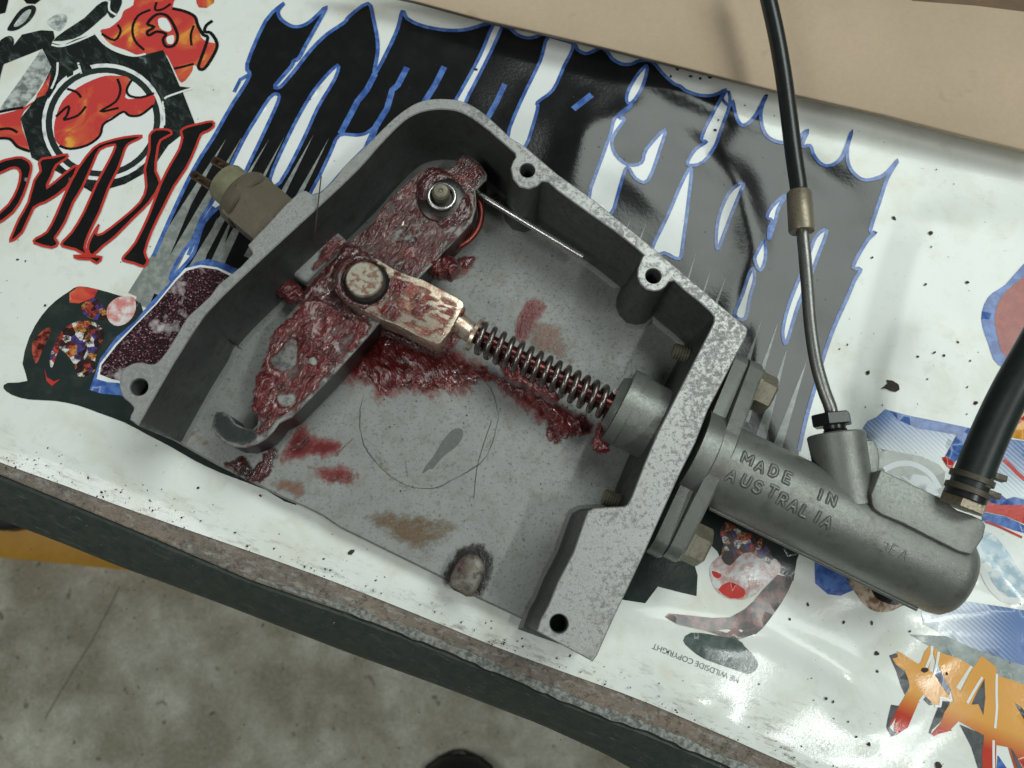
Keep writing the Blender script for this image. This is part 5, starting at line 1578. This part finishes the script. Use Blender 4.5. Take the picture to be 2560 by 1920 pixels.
tube('rubber_sleeve', sp, 3.05, M_RUBBER, bp, n=24, sub=6, radii=lambda t: 3.75 if t < .04 else (3.75 - .75 * min(1, (t - .04) / .05)))

# ------------------------------------------------------------------ rubber fluid hose on the right
rh = thing('rubber_hose', 'thick dark rubber hose with spring clamp rising from the end of the cylinder', 'hose', at((2420, 1240), 37))
hp = [at(px('e4', (1490, 1370))[0], 41), at(px('e4', (1570, 1160))[0], 42), at(px('e4', (1690, 860))[0], 44), at(px('e4', (1860, 470))[0], 47), at(px('e4', (2080, 30))[0], 51), at((2600, 850), 56), at((2680, 700), 62), at((2760, 500), 66)]
tube('hose', hp, 5.75, M_HOSE, rh, n=36, sub=6)
hd0 = (hp[1] - hp[0]).normalized()
hb = hp[0]
revolve('hose_end', hb - hd0 * 2.2, hd0, [(0, 5.6), (.3, 6.4), (2.6, 6.4), (3.0, 5.8)], M_RUBBER, rh, n=36)
revolve('hex_fitting', at(px('e4', (1440, 1510))[0], 38.5) - hd0 * 1.5, hd0, [(0, 6.8), (.3, 7.2), (3.4, 7.2), (3.8, 6.6)], M_FERRULE, rh, hexa=True, smooth=20)
cl = thing('hose_clamp', '', 'x', hb)
for k in ('label', 'category'):
    del cl[k]
cl.parent = rh
cl.matrix_parent_inverse = world_of(rh).inverted()
M_CLAMP = mat_metal('browned_clamp', (.10, .085, .065), .5, .4, .5, sc=.7)
for fr_, a, e0, e1 in (('e4', (1560, 1180), (1780, 1130), (1985, 1200)), ('e4', (1500, 1330), (1700, 1350), (1905, 1420))):
    c = at(px(fr_, a)[0], 41.5)
    revolve('band', c - hd0 * 1.0, hd0, [(-.3, 5.8), (0, 6.7), (1.7, 6.7), (2.0, 5.8)], M_CLAMP, cl, n=36)
    A, B = at(px(fr_, e0)[0], 44), at(px(fr_, e1)[0], 44)
    d = (B - A).normalized()
    sd = Vector((-d.y, d.x, 0)) * 1.0
    box('ear', [tuple((A + sd)[:2]), tuple((A - sd)[:2]), tuple((B - sd)[:2]), tuple((B + sd)[:2])], 42.2, 45.0, M_CLAMP, cl, .3)
A = at(px('e4', (1640, 1240))[0], 46)
box('bridge', P('e4', 46, (1590, 1110), (1810, 1190), (1780, 1330), (1570, 1230)), 43, 47.0, M_CLAMP, cl, .5)

# ------------------------------------------------------------------ dirt crumbs, flake, hair
def crumb_mesh(items):
    V, F = [], []
    for x, y, z, r in items:
        bm = bmesh.new()
        bmesh.ops.create_icosphere(bm, subdivisions=1, radius=1)
        ax = (random.uniform(.6, 1.5), random.uniform(.5, 1.1), random.uniform(.25, .5))
        rot = random.uniform(0, 6.28)
        s = len(V)
        for v in bm.verts:
            k = 1 + random.uniform(-.3, .3)
            a, b, c = v.co.x * ax[0] * r * k, v.co.y * ax[1] * r * k, v.co.z * ax[2] * r
            V.append((x + a * math.cos(rot) - b * math.sin(rot), y + a * math.sin(rot) + b * math.cos(rot), z + c + ax[2] * r * .4))
        F += [tuple(s + v.index for v in f.verts) for f in bm.faces]
        bm.free()
    return V, F


M_DIRT = mat_plain('dark_dirt', (.045, .035, .028), .8, 0, .5)
it = []
for fr_, lst in (('c6', ((1585, 180, .9), (1855, 165, .7), (1085, 565, .5), (1637, 620, .6), (1533, 645, .55), (1700, 640, .8), (1215, 748, .9), (1905, 942, .9), (1850, 842, .6), (1870, 672, .5), (1790, 552, .4), (1595, 790, .4), (1200, 968, .4), (1240, 8, .5), (1035, 592, .4))),
                 ('c3', ((195, 490, 1.1), (250, 765, .6), (230, 828, .6), (130, 500, .6), (70, 485, .6), (1380, 1400, .9), (1610, 1500, .9), (1620, 1585, .5), (1655, 1085, .4), (330, 770, .3), (420, 670, .4))),
                 ('c2', ((872, 437, .8), (2125, 495, 1.0), (2170, 440, .8), (1665, 945, .4), (445, 560, .4))),
                 ('d3', ((1240, 715, .8), (1060, 712, .7), (710, 690, .6), (1220, 1495, .9), (1140, 1450, .5), (1270, 910, .8), (1270, 1025, .6), (1490, 770, .6), (940, 1200, .8), (985, 1220, .6), (830, 595, .5), (515, 1110, .5), (1580, 1020, 1.0), (1720, 1040, .5), (1660, 1630, 1.0), (1085, 1350, .4))),
                 ('c4', ((285, 315, .5), (160, 30, .6), (110, 20, .4), (650, 1520, .5), (1270, 1490, .4), (1670, 1540, .5))), ('d2', ((70, 258, .9), (1190, 740, .4), (2110, 900, .6)))):
    for x, y, r in lst:
        p = at(px(fr_, (x, y))[0])
        it.append((p.x, p.y, banner_z(p.x, p.y) + .3, r))
rnd = random.Random(5)
for _ in range(230):     # grit gathered along the hem
    i = rnd.randrange(len(E0s) - 1)
    k = abs(rnd.gauss(0, 1)) * 4.0
    x = E0s[i][0] + rnd.uniform(-3, 3) - .36 * k * -1 * .0
    y = E0s[i][1] + k + rnd.uniform(-1, 1)
    it.append((x + .3 * k, y, max(banner_z(x, y), -2.4) + .1, rnd.uniform(.12, .42)))
for _ in range(420):
    x, y = rnd.uniform(-180, 200), rnd.uniform(-120, 200)
    it.append((x, y, max(banner_z(x, y), -2.4) + .25, rnd.uniform(.07, .26)))
for _ in range(150):     # and specks in the box
    q = (rnd.uniform(900, 1650), rnd.uniform(600, 1400))
    p = at(q, ZB)
    if inside([(p.x, p.y)], P('p', ZB, (760, 900), (1250, 560), (1600, 760), (1700, 980), (1420, 1400), (900, 1230)))[0]:
        it.append((p.x, p.y, ZB + .1, rnd.uniform(.1, .32)))
V, F = crumb_mesh(it)
cr = new_obj('dirt_crumbs', V, F, M_DIRT, None, smooth=0)
cr['kind'] = 'stuff'
cr['label'] = 'loose dark grit scattered over the banner and inside the casting'
fv, ff = fill([ccw(resample(P('c6', 0, (1300, 850), (1340, 820), (1335, 795), (1370, 800), (1410, 825), (1412, 860), (1390, 873), (1360, 865), (1330, 848)), .8))], .9)
flake = new_obj('dirt_flake', [(a, b, banner_z(a, b) + .5 + .7 * abs(mnoise.noise(Vector((a, b, 3))))) for a, b in fv], ff, M_DIRT, None, smooth=0)
tag(flake, 'largest black dirt flake on the white banner, right of the brake pipe', 'flake')
sol = flake.modifiers.new('thickness', 'SOLIDIFY')
sol.thickness = .0006
hr = tube('hair', [at(px('d4', p)[0], z) for p, z in (((838, 555), 46), ((828, 640), 44), ((815, 760), 41.5), ((800, 900), 36), ((795, 985), 30))],   .22, M_CRACK, None, n=6, sub=4)
tag(hr, 'thin dark hair lying across the rim beside the pressure switch', 'hair')
